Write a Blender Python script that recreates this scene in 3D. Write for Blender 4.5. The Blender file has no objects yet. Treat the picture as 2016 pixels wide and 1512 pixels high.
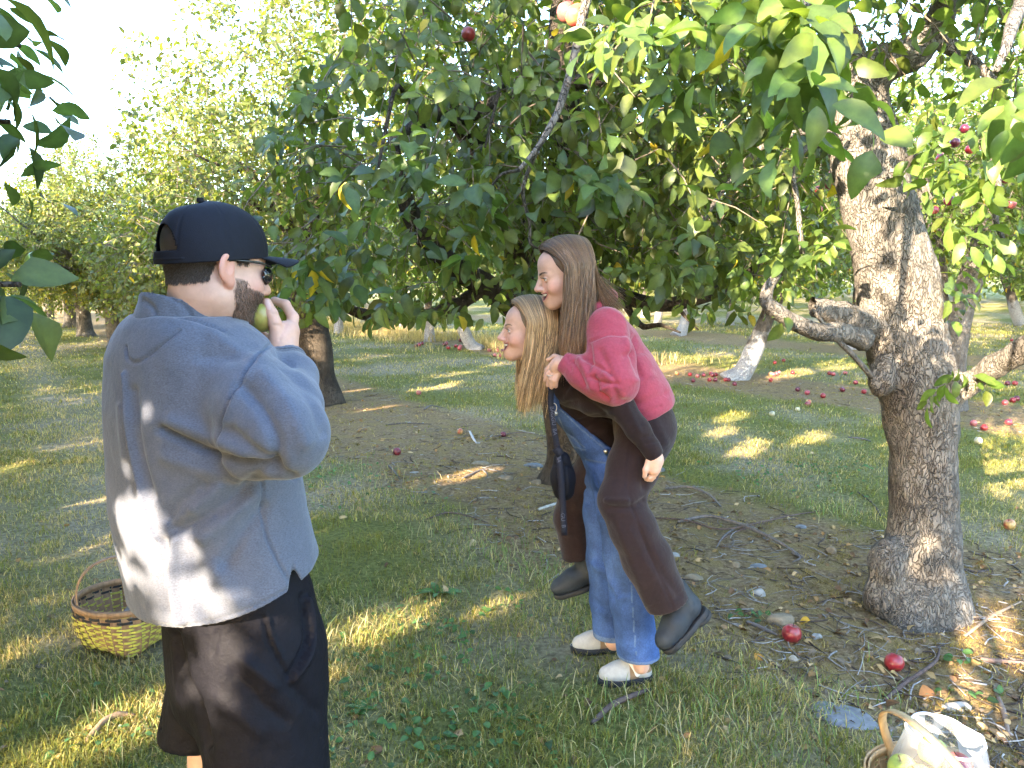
import bpy, math, random
import numpy as np
from mathutils import Vector, Matrix
R=math.radians
random.seed(7); rng=np.random.default_rng(7)
sc=bpy.context.scene; COL=sc.collection
# ---------------- camera, sky, sun, exposure ----------------
CAMZ=1.62; PITCH=R(8.1); FPX=1514.0
cd=bpy.data.cameras.new('camera'); cam=bpy.data.objects.new('camera',cd); COL.objects.link(cam)
cam.location=(0,0,CAMZ); cam.rotation_euler=(R(90)-PITCH,0,0)
cd.sensor_width=36; cd.lens=FPX/2016*36; cd.clip_start=.05; cd.clip_end=2000
sc.camera=cam
SUN_EL=R(20); SUN_AZ=np.array([-.57,-.82])/math.hypot(.57,.82)   # horizontal direction towards the sun
w=bpy.data.worlds.new('World'); sc.world=w; w.use_nodes=True
nt=w.node_tree; sky=nt.nodes.new('ShaderNodeTexSky'); sky.sky_type='NISHITA'; sky.sun_disc=False
sky.sun_elevation=SUN_EL; sky.sun_rotation=math.atan2(SUN_AZ[0],SUN_AZ[1]); sky.dust_density=.8; sky.ozone_density=2.0
nt.links.new(sky.outputs[0],nt.nodes['Background'].inputs[0]); nt.nodes['Background'].inputs[1].default_value=.15
sl=bpy.data.lights.new('sun','SUN'); sl.energy=3.3; sl.angle=R(.5); sl.color=(1,.82,.60)
so=bpy.data.objects.new('sun',sl); COL.objects.link(so)
SUNV=np.array([SUN_AZ[0]*math.cos(SUN_EL),SUN_AZ[1]*math.cos(SUN_EL),math.sin(SUN_EL)])
so.rotation_euler=Vector(SUNV).to_track_quat('Z','Y').to_euler()
vs=sc.view_settings; vs.view_transform='Standard'; vs.look='None'; vs.exposure=3.75; vs.gamma=1; vs.use_curve_mapping=False
cy=sc.cycles; cy.max_bounces=7; cy.diffuse_bounces=4; cy.glossy_bounces=2; cy.transmission_bounces=5; cy.transparent_max_bounces=12
cy.use_denoising=True; cy.sample_clamp_indirect=6; cy.use_adaptive_sampling=True; cy.adaptive_threshold=.02
# ---------------- helpers ----------------
cT,sT=math.cos(PITCH),math.sin(PITCH)
def at(px,py,Y):
    a=(px-1008)/FPX; b=(756-py)/FPX
    t=Y/(b*sT+cT)
    return np.array([a*t,Y,CAMZ+t*(b*cT-sT)])
def gnd(px,py,z=0.):
    a=(px-1008)/FPX; b=(756-py)/FPX
    t=(z-CAMZ)/(b*cT-sT)
    return np.array([a*t,t*(b*sT+cT),z])
def proj(V):
    V=np.asarray(V,float); x=V[...,0]; y=V[...,1]; z=V[...,2]-CAMZ
    d=y*cT-z*sT; u=y*sT+z*cT
    d=np.where(np.abs(d)<1e-4,1e-4,d)
    return np.stack([1008+x/d*FPX,756-u/d*FPX],-1),d
def mpp(Y): return Y/FPX*1.0
def nrm(v):
    v=np.asarray(v,float); return v/np.maximum(np.linalg.norm(v,axis=-1,keepdims=True),1e-9)
TX=np.array([-.571,.821]); NX=np.array([.821,.571])     # along a tree row, across the rows
def row(n,t): return NX*n+TX*t
_h=np.random.default_rng(99).random(65536).astype(np.float32)
def vnoise(P,f=1.,seed=0):
    P=np.asarray(P,float)*f; I=np.floor(P).astype(np.int64); Fr=P-I; Fr=Fr*Fr*(3-2*Fr)
    def hh(i,j,k): return _h[(i*7919+j*15731+k*22079+seed*4517+(i*j%97)*31)&65535]
    i,j,k=I[...,0],I[...,1],I[...,2]; u,v,w_=Fr[...,0],Fr[...,1],Fr[...,2]
    r=0
    for a in (0,1):
        for b in (0,1):
            for c in (0,1):
                r=r+hh(i+a,j+b,k+c)*(u if a else 1-u)*(v if b else 1-v)*(w_ if c else 1-w_)
    return r*2-1
def fbm(P,f=1.,o=3,seed=0):
    r=0;a=1.;s=0
    for q in range(o): r=r+a*vnoise(P,f*2**q,seed+q*13); s+=a; a*=.5
    return r/s
def tag(o,label=None,cat=None,group=None,kind=None):
    if label: o['label']=label
    if cat: o['category']=cat
    if group: o['group']=group
    if kind: o['kind']=kind
    return o
def empty(name,loc,label=None,cat=None,group=None):
    o=bpy.data.objects.new(name,None); COL.objects.link(o); o.location=loc; o.empty_display_size=.1
    return tag(o,label,cat,group)
def mk(name,V,F,m=None,parent=None,col=None,smooth=True):
    """V verts in world space (or in the parent's space when parent is at the origin)"""
    V=np.ascontiguousarray(V,np.float32)
    if not isinstance(F,(list,tuple)): F=[F]
    F=[np.asarray(f,np.int32) for f in F if len(f)]
    me=bpy.data.meshes.new(name); me.vertices.add(len(V))
    if parent is not None: V=V-np.array(parent.location if parent.parent is None else parent.parent.location,np.float32)
    me.vertices.foreach_set('co',V.ravel())
    li=np.concatenate([f.ravel() for f in F]); cnt=np.concatenate([np.full(len(f),f.shape[1],np.int32) for f in F])
    me.loops.add(len(li)); me.loops.foreach_set('vertex_index',li)
    st=np.zeros(len(cnt),np.int32); st[1:]=np.cumsum(cnt)[:-1]
    me.polygons.add(len(cnt)); me.polygons.foreach_set('loop_start',st)
    me.polygons.foreach_set('use_smooth',np.full(len(cnt),bool(smooth)))
    if col is not None:
        c=np.ones((len(V),4),np.float32); c[:,:3]=col
        a=me.color_attributes.new('col','FLOAT_COLOR','POINT'); a.data.foreach_set('color',c.ravel())
    me.update(calc_edges=True)
    if m: me.materials.append(m)
    o=bpy.data.objects.new(name,me); COL.objects.link(o)
    if parent is not None: o.parent=parent
    return o
def at_origin(o):
    """move a top-level mesh's origin to its base centre"""
    me=o.data; n=len(me.vertices); c=np.empty(n*3,np.float32); me.vertices.foreach_get('co',c); c=c.reshape(-1,3)
    b=np.array([(c[:,0].min()+c[:,0].max())/2,(c[:,1].min()+c[:,1].max())/2,c[:,2].min()],np.float32)
    me.vertices.foreach_set('co',(c-b).ravel()); me.update(); o.location=b.tolist(); return o
def join(parts):
    """[(V,F,col)] -> one"""
    Vs=[];Fs={};Cs=[];n=0
    for p in parts:
        V,F=p[0],p[1]; c=p[2] if len(p)>2 else (.5,.5,.5)
        V=np.asarray(V,float); Vs.append(V); c=np.asarray(c,float)
        Cs.append(np.broadcast_to(c,(len(V),3)))
        for f in (F if isinstance(F,(list,tuple)) else [F]):
            f=np.asarray(f)
            if len(f): Fs.setdefault(f.shape[1],[]).append(f+n)
        n+=len(V)
    return np.concatenate(Vs),[np.concatenate(v) for v in Fs.values()],np.concatenate(Cs)
def spline(pts,n):
    P=np.asarray(pts,float); m=len(P)
    if m==2: return P[0]+(P[1]-P[0])*np.linspace(0,1,n)[:,None]
    Q=np.vstack([2*P[0]-P[1],P,2*P[-1]-P[-2]]); t=np.linspace(0,m-1-1e-6,n); i=t.astype(int); f=(t-i)[:,None]
    a,b,c,d=Q[i],Q[i+1],Q[i+2],Q[i+3]
    return .5*((2*b)+(-a+c)*f+(2*a-5*b+4*c-d)*f*f+(-a+3*b-3*c+d)*f**3)
def tube(pts,rad,n=12,s=8,wob=0.,seed=0,flat=None):
    P=spline(pts,n); r=np.interp(np.linspace(0,1,n),np.linspace(0,1,len(rad)),rad)
    T=nrm(np.gradient(P,axis=0)); up=np.array([.31,.17,.93]) if abs(T[:,2]).mean()<.85 else np.array([.95,.2,.1])
    A=nrm(np.cross(T,up)); B=np.cross(T,A); th=np.linspace(0,2*math.pi,s,endpoint=False)
    rr=np.repeat(r[:,None],s,1)
    V=P[:,None]+(A[:,None]*np.cos(th)[None,:,None]+B[:,None]*np.sin(th)[None,:,None])*rr[...,None]
    if wob: V=V+(V-P[:,None])*(wob*fbm(V,6/max(r.max()*12,.2),2,seed))[...,None]
    V=V.reshape(-1,3); i=np.arange(n-1)[:,None]*s; j=np.arange(s)[None]; k=(j+1)%s
    F=np.stack([i+j,i+k,i+s+k,i+s+j],-1).reshape(-1,4)
    V=np.vstack([V,P[0],P[-1]]); jj=np.arange(s); kk=(jj+1)%s
    cap=np.concatenate([np.stack([np.full(s,n*s),kk,jj],-1),np.stack([np.full(s,n*s+1),(n-1)*s+jj,(n-1)*s+kk],-1)])
    return V,[F,cap]
# ---- signed distance modelling ----
def smin(a,b,k):
    if k<=0: return np.minimum(a,b)
    h=np.clip(.5+.5*(b-a)/k,0,1); return b+(a-b)*h-k*h*(1-h)
class Sdf:
    def __init__(s,lo,hi,h,M=None):
        s.lo=np.asarray(lo,float); s.h=h; n=np.ceil((np.asarray(hi)-s.lo)/h).astype(int)+1
        s.ax=[s.lo[i]+h*np.arange(n[i]) for i in range(3)]; s.D=np.full(n,.3,np.float32); s.M=M
    def sub(s,lo,hi):
        sl=[]
        for i in range(3):
            a=max(0,int((lo[i]-s.lo[i])/s.h)-1); b=min(len(s.ax[i]),int((hi[i]-s.lo[i])/s.h)+2)
            if b<=a: return None,None
            sl.append(slice(a,b))
        g=np.stack(np.meshgrid(s.ax[0][sl[0]],s.ax[1][sl[1]],s.ax[2][sl[2]],indexing='ij'),-1)
        return tuple(sl),g
    def put(s,sl,d,k,op):
        c=s.D[sl]
        if op=='u': s.D[sl]=smin(c,d,k)
        elif op=='s': s.D[sl]=-smin(-c,d,k)
        else: s.D[sl]=-smin(-c,-d,k)
    def rc(s,a,b,ra,rb,k=.02,op='u',sq=None):
        a=np.asarray(a,float); b=np.asarray(b,float); m=max(ra,rb)*(1 if sq is None else max(1,sq[1]))+k*1.5+.01
        sl,g=s.sub(np.minimum(a,b)-m,np.maximum(a,b)+m)
        if sl is None: return
        q=g-a; v=b-a
        if sq is not None:
            n=nrm(np.asarray(sq[0],float)); f=1/sq[1]-1
            q=q+n*((q@n)[...,None]*f); v=v+n*(v@n)*f
        t=np.clip((q@v)/max(v@v,1e-9),0,1); d=np.linalg.norm(q-t[...,None]*v,axis=-1)-(ra+(rb-ra)*t)
        s.put(sl,d,k,op)
    def chain(s,pts,rad,k=.02,op='u',sq=None):
        for i in range(len(pts)-1): s.rc(pts[i],pts[i+1],rad[i],rad[i+1],k,op,sq)
    def el(s,c,r,k=.02,op='u',Rm=None):
        c=np.asarray(c,float); r=np.asarray(r,float); m=r.max()+k*1.5+.01
        sl,g=s.sub(c-m,c+m)
        if sl is None: return
        q=g-c
        if Rm is not None: q=q@Rm
        k0=np.linalg.norm(q/r,axis=-1); k1=np.linalg.norm(q/r**2,axis=-1)
        s.put(sl,k0*(k0-1)/np.maximum(k1,1e-9),k,op)
    def plane(s,p,n,k=.0):
        n=nrm(n); sl,g=s.sub(s.lo,[a[-1] for a in s.ax]); s.put(sl,(g-np.asarray(p))@n,k,'i')
    def loft(s,z,cx,cy,a,b,k=.02,op='u',e=2.):
        """elliptic sections stacked in z"""
        o=np.argsort(z); z,cx,cy,a,b=[np.asarray(q,float)[o] for q in (z,cx,cy,a,b)]
        m=k*1.5+.02; zs=np.linspace(z[0],z[-1],60)
        sl,g=s.sub([(cx-a).min()-m,(cy-b).min()-m,z[0]-m],[(cx+a).max()+m,(cy+b).max()+m,z[-1]+m])
        if sl is None: return
        zz=g[0,0,:,2]; it=lambda q:np.interp(zz,z,q)
        A,B=it(a),it(b); u=np.abs(g[...,0]-it(cx))/A; v=np.abs(g[...,1]-it(cy))/B
        r=(u**e+v**e)**(1/e); d=(r-1)*np.minimum(A,B)
        d=np.maximum(d,np.maximum(z[0]-zz,zz-z[-1]))
        s.put(sl,d,k,op)
    def mesh(s):
        V,F=surfnet(s.D,s.lo,s.h)
        return V,F
def surfnet(D,lo,h):
    S=D<0; nx,ny,nz=D.shape
    c=[S[i:nx-1+i,j:ny-1+j,k:nz-1+k] for i in (0,1) for j in (0,1) for k in (0,1)]
    al=c[0].copy(); an=c[0].copy()
    for q in c[1:]: al&=q; an|=q
    I=np.argwhere(an&~al); off=np.array([(i,j,k) for i in (0,1) for j in (0,1) for k in (0,1)])
    val=np.stack([D[I[:,0]+o[0],I[:,1]+o[1],I[:,2]+o[2]] for o in off],1)
    acc=np.zeros((len(I),3)); n=np.zeros(len(I))
    for a in range(8):
        for b in range(a+1,8):
            if np.abs(off[a]-off[b]).sum()!=1: continue
            x=(val[:,a]<0)!=(val[:,b]<0); t=np.where(x,val[:,a]/np.where(x,val[:,a]-val[:,b],1),0)
            acc+=np.where(x[:,None],off[a]+(off[b]-off[a])*t[:,None],0); n+=x
    V=(I+acc/n[:,None])*h+lo
    idx=np.full((nx-1,ny-1,nz-1),-1,np.int64); idx[I[:,0],I[:,1],I[:,2]]=np.arange(len(I)); Fs=[]
    for ax in range(3):
        sa=[slice(1,-1)]*3; sb=[slice(1,-1)]*3; sa[ax]=slice(0,-1); sb[ax]=slice(1,None)
        a=S[tuple(sa)]; b=S[tuple(sb)]; E=np.argwhere(a!=b)
        if not len(E): continue
        ins=a[E[:,0],E[:,1],E[:,2]]; E=E+1; E[:,ax]-=1
        u,v=(ax+1)%3,(ax+2)%3; q=[]
        for du,dv in ((-1,-1),(0,-1),(0,0),(-1,0)):
            e=E.copy(); e[:,u]+=du; e[:,v]+=dv; q.append(idx[e[:,0],e[:,1],e[:,2]])
        q=np.stack(q,1); q[~ins]=q[~ins][:,::-1]; Fs.append(q)
    F=np.concatenate(Fs); return V,F[(F>=0).all(1)]
def vnormals(V,F):
    N=np.zeros_like(V)
    for f in (F if isinstance(F,(list,tuple)) else [F]):
        n=np.cross(V[f[:,2]]-V[f[:,0]],V[f[:,-1]]-V[f[:,1]])
        for k in range(f.shape[1]): np.add.at(N,f[:,k],n)
    return nrm(N)
def smoothv(V,F,it=2,lam=.5):
    E=np.concatenate([np.stack([F[:,i],F[:,(i+1)%F.shape[1]]],1) for i in range(F.shape[1])]); n=np.bincount(E.ravel(),minlength=len(V))[:,None]
    for _ in range(it):
        A=np.zeros_like(V)
        for d in range(3):
            A[:,d]=np.bincount(E[:,0],V[E[:,1],d],len(V))+np.bincount(E[:,1],V[E[:,0],d],len(V))
        V=V+(A/np.maximum(n,1)-V)*lam
    return V
def sdist(P2,line):
    """distance in pixels of points to a polyline, and position along it"""
    L=np.asarray(line,float); best=np.full(len(P2),1e9)
    for a,b in zip(L[:-1],L[1:]):
        v=b-a; q=P2-a; t=np.clip(q@v/max(v@v,1e-9),0,1); best=np.minimum(best,np.linalg.norm(q-t[:,None]*v,axis=1))
    return best
def inpoly(P2,poly):
    x,y=P2[:,0],P2[:,1]; r=np.zeros(len(P2),bool); n=len(poly)
    for i in range(n):
        x1,y1=poly[i]; x2,y2=poly[(i+1)%n]
        c=((y1>y)!=(y2>y))&(x<(x2-x1)*(y-y1)/((y2-y1) or 1e-9)+x1); r^=c
    return r
def folds(V,F,strokes,front=True):
    """raise or sink real folds along lines; stroke=(pixel polyline,width px,amount m)"""
    N=vnormals(V,F); P2,_=proj(V); fc=np.ones(len(V))
    if front:
        vd=nrm(V-np.array([0,0,CAMZ])); fc=np.clip(-(N*vd).sum(1)*2+.1,0,1)
    D=np.zeros(len(V))
    for line,wd,am in strokes:
        d=sdist(P2,spline(line,max(8,len(line)*5)) if len(line)>2 else line); D+=1.35*am*np.exp(-(d/wd)**2)
    return V+N*(D*fc)[:,None]
# ---- materials ----
def mat(name,col=(.5,.5,.5),rough=.8,spec=.3,attr=False,noise=None,bump=None,trans=0.,sss=0.,sheen=0.,metal=0.,coat=0.):
    m=bpy.data.materials.new(name); m.use_nodes=True; t=m.node_tree; N=t.nodes; L=t.links; b=N['Principled BSDF']
    b.inputs['Roughness'].default_value=rough; b.inputs['Specular IOR Level'].default_value=spec; b.inputs['Metallic'].default_value=metal
    b.inputs['Base Color'].default_value=(*col,1)
    if coat: b.inputs['Coat Weight'].default_value=coat; b.inputs['Coat Roughness'].default_value=.2
    if sheen: b.inputs['Sheen Weight'].default_value=sheen; b.inputs['Sheen Roughness'].default_value=.5
    if sss: b.inputs['Subsurface Weight'].default_value=sss; b.inputs['Subsurface Radius'].default_value=(.01,.004,.002); b.inputs['Subsurface Scale'].default_value=.6
    src=None
    if attr:
        a=N.new('ShaderNodeAttribute'); a.attribute_name='col'; src=a.outputs['Color']
    tc=N.new('ShaderNodeTexCoord')
    def noi(scale,detail,stretch=(1,1,1)):
        mp=N.new('ShaderNodeMapping'); mp.inputs['Scale'].default_value=stretch; L.new(tc.outputs['Object'],mp.inputs[0])
        n=N.new('ShaderNodeTexNoise'); n.inputs['Scale'].default_value=scale; n.inputs['Detail'].default_value=detail; n.inputs['Roughness'].default_value=.65
        L.new(mp.outputs[0],n.inputs['Vector']); return n
    for nz in (noise or []):   # (scale,detail,low,high,stretch)
        n=noi(nz[0],nz[1],nz[4] if len(nz)>4 else (1,1,1)); r=N.new('ShaderNodeMapRange'); L.new(n.outputs['Fac'],r.inputs[0])
        r.inputs[1].default_value=.3; r.inputs[2].default_value=.7; r.inputs[3].default_value=nz[2]; r.inputs[4].default_value=nz[3]
        x=N.new('ShaderNodeVectorMath'); x.operation='SCALE'; L.new(r.outputs[0],x.inputs['Scale'])
        if src is None: x.inputs[0].default_value=col
        else: L.new(src,x.inputs[0])
        src=x.outputs[0]
    if src is not None: L.new(src,b.inputs['Base Color'])
    last=None
    for bp in (bump or []):   # (scale,detail,strength,dist,stretch)
        n=noi(bp[0],bp[1],bp[4] if len(bp)>4 else (1,1,1)); u=N.new('ShaderNodeBump'); u.inputs['Strength'].default_value=bp[2]; u.inputs['Distance'].default_value=bp[3]
        L.new(n.outputs['Fac'],u.inputs['Height'])
        if last: L.new(last,u.inputs['Normal'])
        last=u.outputs[0]
    if last: L.new(last,b.inputs['Normal'])
    if trans:
        tr=N.new('ShaderNodeBsdfTranslucent'); mx=N.new('ShaderNodeMixShader'); mx.inputs[0].default_value=trans
        if src is not None:
            g=N.new('ShaderNodeVectorMath'); g.operation='MULTIPLY'; g.inputs[1].default_value=(1.5,1.45,.6); L.new(src,g.inputs[0]); L.new(g.outputs[0],tr.inputs[0])
        else: tr.inputs[0].default_value=(*col,1)
        L.new(b.outputs[0],mx.inputs[1]); L.new(tr.outputs[0],mx.inputs[2]); L.new(mx.outputs[0],N['Material Output'].inputs[0])
        if last: L.new(last,tr.inputs['Normal'])
    return m
# ---------------- the ground ----------------
def strip_mask(x,y):
    """1 on the mossy dirt strips under the tree rows"""
    n=x*NX[0]+y*NX[1]; P=np.stack([x,y,np.zeros_like(x)],-1); wv=.32*fbm(P,.7,3,3)+.12*fbm(P,3,2,5)
    r=0
    for c,a,b in ((3.69,1.22,1.0),(9.7,1.0,1.0),(15.7,1.1,1.1),(-2.3,1.1,1.1)):
        d=n-c; e=np.where(d<0,-d/a,d/b)+wv; r=np.maximum(r,np.clip((1.12-e)/.3,0,1))
    return r
def gz(x,y):
    P=np.stack([x,y,np.zeros_like(x)],-1); s=strip_mask(x,y)
    return .035*fbm(P,.55,2,8)+.012*fbm(P,4,2,9)+s*.014*fbm(P,9,2,15)-.02
def gzp(x,y): return float(gz(np.array([x],float),np.array([y],float))[0])
ys=np.concatenate([np.arange(-6,1.6,.4),np.arange(1.6,7,.045),np.arange(7,14,.12),np.arange(14,40,.5),np.geomspace(40,600,25)])
nxg=330; V=[]
uu=np.linspace(-1,1,nxg); uu=np.sign(uu)*(np.abs(uu)**1.5*.55+np.abs(uu)*.45)
for y in ys: V.append(np.stack([uu*(max(y,2.)*1.1+5),np.full(nxg,y)],-1))
G=np.concatenate(V); Z=gz(G[:,0],G[:,1]); far=np.hypot(G[:,0],G[:,1]); Z=np.where(far>30,Z+np.clip((far-30)*.012,0,6),Z)
i=np.arange(len(ys)-1)[:,None]*nxg; j=np.arange(nxg-1)[None]
GF=np.stack([i+j,i+j+1,i+nxg+j+1,i+nxg+j],-1).reshape(-1,4)
sm=strip_mask(G[:,0],G[:,1]); P0=np.stack([G[:,0],G[:,1],0*Z],-1)
nn=G@NX; dry=np.clip(fbm(P0,.9,3,21)*1.6+.25,0,1)
lane=np.exp(-((nn-.75)/.33)**2)+.7*np.exp(-((nn+.55)/.3)**2)+.5*np.exp(-((nn-6.3)/.5)**2)
dry=np.clip(dry+lane*.6,0,1)
m=bpy.data.materials.new('earth'); m.use_nodes=True; t=m.node_tree; N=t.nodes; L=t.links; b=N['Principled BSDF']; b.inputs['Roughness'].default_value=.95; b.inputs['Specular IOR Level'].default_value=.1
a=N.new('ShaderNodeAttribute'); a.attribute_name='col'; sp=N.new('ShaderNodeSeparateColor'); L.new(a.outputs['Color'],sp.inputs[0])
tc=N.new('ShaderNodeTexCoord')
def nz(scale,det,ro=.65):
    n=N.new('ShaderNodeTexNoise'); n.inputs['Scale'].default_value=scale; n.inputs['Detail'].default_value=det; n.inputs['Roughness'].default_value=ro; L.new(tc.outputs['Object'],n.inputs['Vector']); return n.outputs['Fac']
def ramp(f,stops):
    r=N.new('ShaderNodeValToRGB'); L.new(f,r.inputs[0]); e=r.color_ramp.elements
    while len(e)<len(stops): e.new(.5)
    for q,(p,c) in zip(e,stops): q.position=p; q.color=(*c,1)
    return r.outputs[0]
def mixc(f,c1,c2):
    x=N.new('ShaderNodeMix'); x.data_type='RGBA'
    if f is not None: L.new(f,x.inputs[0])
    L.new(c1,x.inputs[6]); L.new(c2,x.inputs[7]); return x.outputs[2]
n1=nz(38,6); n2=nz(7,5); n3=nz(150,3)
green=ramp(n1,[(.3,(.075,.075,.022)),(.5,(.165,.165,.045)),(.7,(.28,.27,.09))])
straw=ramp(n1,[(.3,(.12,.095,.06)),(.5,(.29,.24,.15)),(.7,(.42,.36,.23))])
grass_c=mixc(sp.outputs[1],green,straw)
soil=ramp(n1,[(.3,(.095,.062,.032)),(.5,(.235,.16,.085)),(.72,(.43,.32,.18))])
moss=ramp(n3,[(.3,(.13,.09,.04)),(.55,(.30,.215,.09)),(.75,(.44,.34,.14))])
md=ramp(n2,[(.47,(0,0,0)),(.58,(1,1,1))])
dirt=mixc(md,soil,moss)
L.new(mixc(sp.outputs[0],grass_c,dirt),b.inputs['Base Color'])
bp=N.new('ShaderNodeBump'); bp.inputs['Strength'].default_value=1; bp.inputs['Distance'].default_value=.03; L.new(n1,bp.inputs['Height'])
bp2=N.new('ShaderNodeBump'); bp2.inputs['Strength'].default_value=.7; bp2.inputs['Distance'].default_value=.008; L.new(n3,bp2.inputs['Height']); L.new(bp.outputs[0],bp2.inputs['Normal']); L.new(bp2.outputs[0],b.inputs['Normal'])
g=mk('ground',np.stack([G[:,0],G[:,1],Z],-1),GF,m,col=np.stack([sm,dry,0*sm],-1)); tag(g,kind='structure')
# ---------------- grass ----------------
M_grass=mat('grass_blade',attr=True,rough=.55,spec=.3,trans=.35)
def blades(x,y,h,wd,col,lean=.6,seed=1):
    q=np.random.default_rng(seed); n=len(x); th=q.random(n)*6.283; ln=h*(q.random(n)*lean+.15)
    base=np.stack([x,y,gz(x,y)-.004],-1); dx=np.stack([np.cos(th),np.sin(th)],-1); ph=th+1.57+q.normal(0,.5,n); sx=np.stack([np.cos(ph),np.sin(ph)],-1)
    V=np.zeros((n,7,3)); us=(0,.4,.75)
    for k,u in enumerate(us):
        c=base.copy(); c[:,:2]+=dx*(ln*u**1.8)[:,None]; c[:,2]+=h*(u-.25*u*u*np.minimum(ln/h,1.3)); hw=wd*(1,.85,.55)[k]*.5
        V[:,2*k]=c; V[:,2*k+1]=c; V[:,2*k,:2]-=sx*hw[:,None]; V[:,2*k+1,:2]+=sx*hw[:,None]
    c=base.copy(); c[:,:2]+=dx*ln[:,None]; c[:,2]+=h*(1-.45*np.minimum(ln/h,1.3)); V[:,6]=c
    Tm=np.array([[0,1,3],[0,3,2],[2,3,5],[2,5,4],[4,5,6]])
    F=(np.arange(n)[:,None,None]*7+Tm[None]).reshape(-1,3)
    return V.reshape(-1,3),F,np.repeat(col,7,0)
def lawn(N_,y0,y1,pw,seed,hs,ws):
    q=np.random.default_rng(seed); u=q.random(N_); y=(y0**(1-pw)+u*(y1**(1-pw)-y0**(1-pw)))**(1/(1-pw))
    x=(q.random(N_)*2-1)*(y*.68+.9); P=np.stack([x,y,0*x],-1); n=x*NX[0]+y*NX[1]
    s=strip_mask(x,y); cl=fbm(P,5,2,31); thin=fbm(P,1.1,2,44)
    keep=q.random(N_)<np.clip((1-s*1.15)*(.7+.7*cl+.35*thin),0,1)
    keep|=(q.random(N_)<.035)&(cl>.1)
    x,y,P,n,cl,s=x[keep],y[keep],P[keep],n[keep],cl[keep],s[keep]
    ln=np.exp(-((n-.75)/.33)**2)+.7*np.exp(-((n+.55)/.3)**2)+.5*np.exp(-((n-6.3)/.5)**2)
    dr=np.clip(.36+.8*fbm(P,.9,3,21)+.95*ln+.25*fbm(P,7,2,61),0,1); k=len(x)
    st=q.random(k)<dr*.75
    cg=np.array([.185,.195,.045])*(1+.45*q.normal(0,.5,(k,1)))+q.normal(0,.012,(k,3)); cg[:,0]+=.03*q.random(k)
    cs=np.array([.50,.385,.165])*(1+.35*q.normal(0,.6,(k,1)))
    c=np.clip(np.where(st[:,None],cs,cg),.015,.62)
    h=hs*(.55+.75*q.random(k))*(1+.5*cl)*np.where(st,.85,1.)*np.maximum(1,y/16); wd=ws*np.maximum(1,y/4.2)*(.7+.6*q.random(k))
    return blades(x,y,h,wd,c,1.15,seed)
gp=[lawn(200000,1.7,7.,1.25,11,.048,.0036),lawn(150000,6.5,26.,1.5,12,.05,.0036)]
q=np.random.default_rng(5)   # longer tufts
tx,ty=[],[]
for px,py,k,r in ((990,1090,170,.16),(1060,1130,120,.14),(620,1280,130,.2),(1490,1420,160,.2),(1650,1400,100,.2),(300,1390,220,.22),(760,1220,150,.2),(900,1320,120,.18),(1130,1220,110,.15),(1250,1400,150,.25),(1640,1000,110,.14),(1420,1480,160,.2),(870,1040,120,.2),(700,930,160,.35),(1300,1470,160,.25)):
    c=gnd(px,py); tx.append(c[0]+q.normal(0,r,k)); ty.append(c[1]+q.normal(0,r*.8,k))
tx=np.concatenate(tx); ty=np.concatenate(ty); k=len(tx)
cg=np.array([.17,.23,.075])*(1+.4*q.normal(0,.5,(k,1))); st=q.random(k)<.3; cg[st]=np.array([.46,.39,.22])
gp.append(blades(tx,ty,.10*(.5+.7*q.random(k)),np.full(k,.0042),np.clip(cg,.01,.6),1.0,77))
q=np.random.default_rng(6); k=16000; tt=q.uniform(6,34,k); nb=9.5+q.normal(0,.75,k); tx=NX[0]*nb+TX[0]*tt; ty=NX[1]*nb+TX[1]*tt; kp=(fbm(np.stack([tx,ty,0*tx],-1),.5,2,71)>-.1)&(ty>14); tx,ty=tx[kp],ty[kp]; k=len(tx)
gp.append(blades(tx,ty,.30*(.4+.7*q.random(k)),np.full(k,.013),np.array([.46,.36,.17])*(1+.3*q.normal(0,.6,(k,1)).clip(-1,1.5)).clip(.2,1.4),.9,78))
V,F,C=join(gp); tag(mk('grass',V,F,M_grass,col=C),'short olive green and straw coloured orchard grass','grass',kind='stuff')
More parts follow.
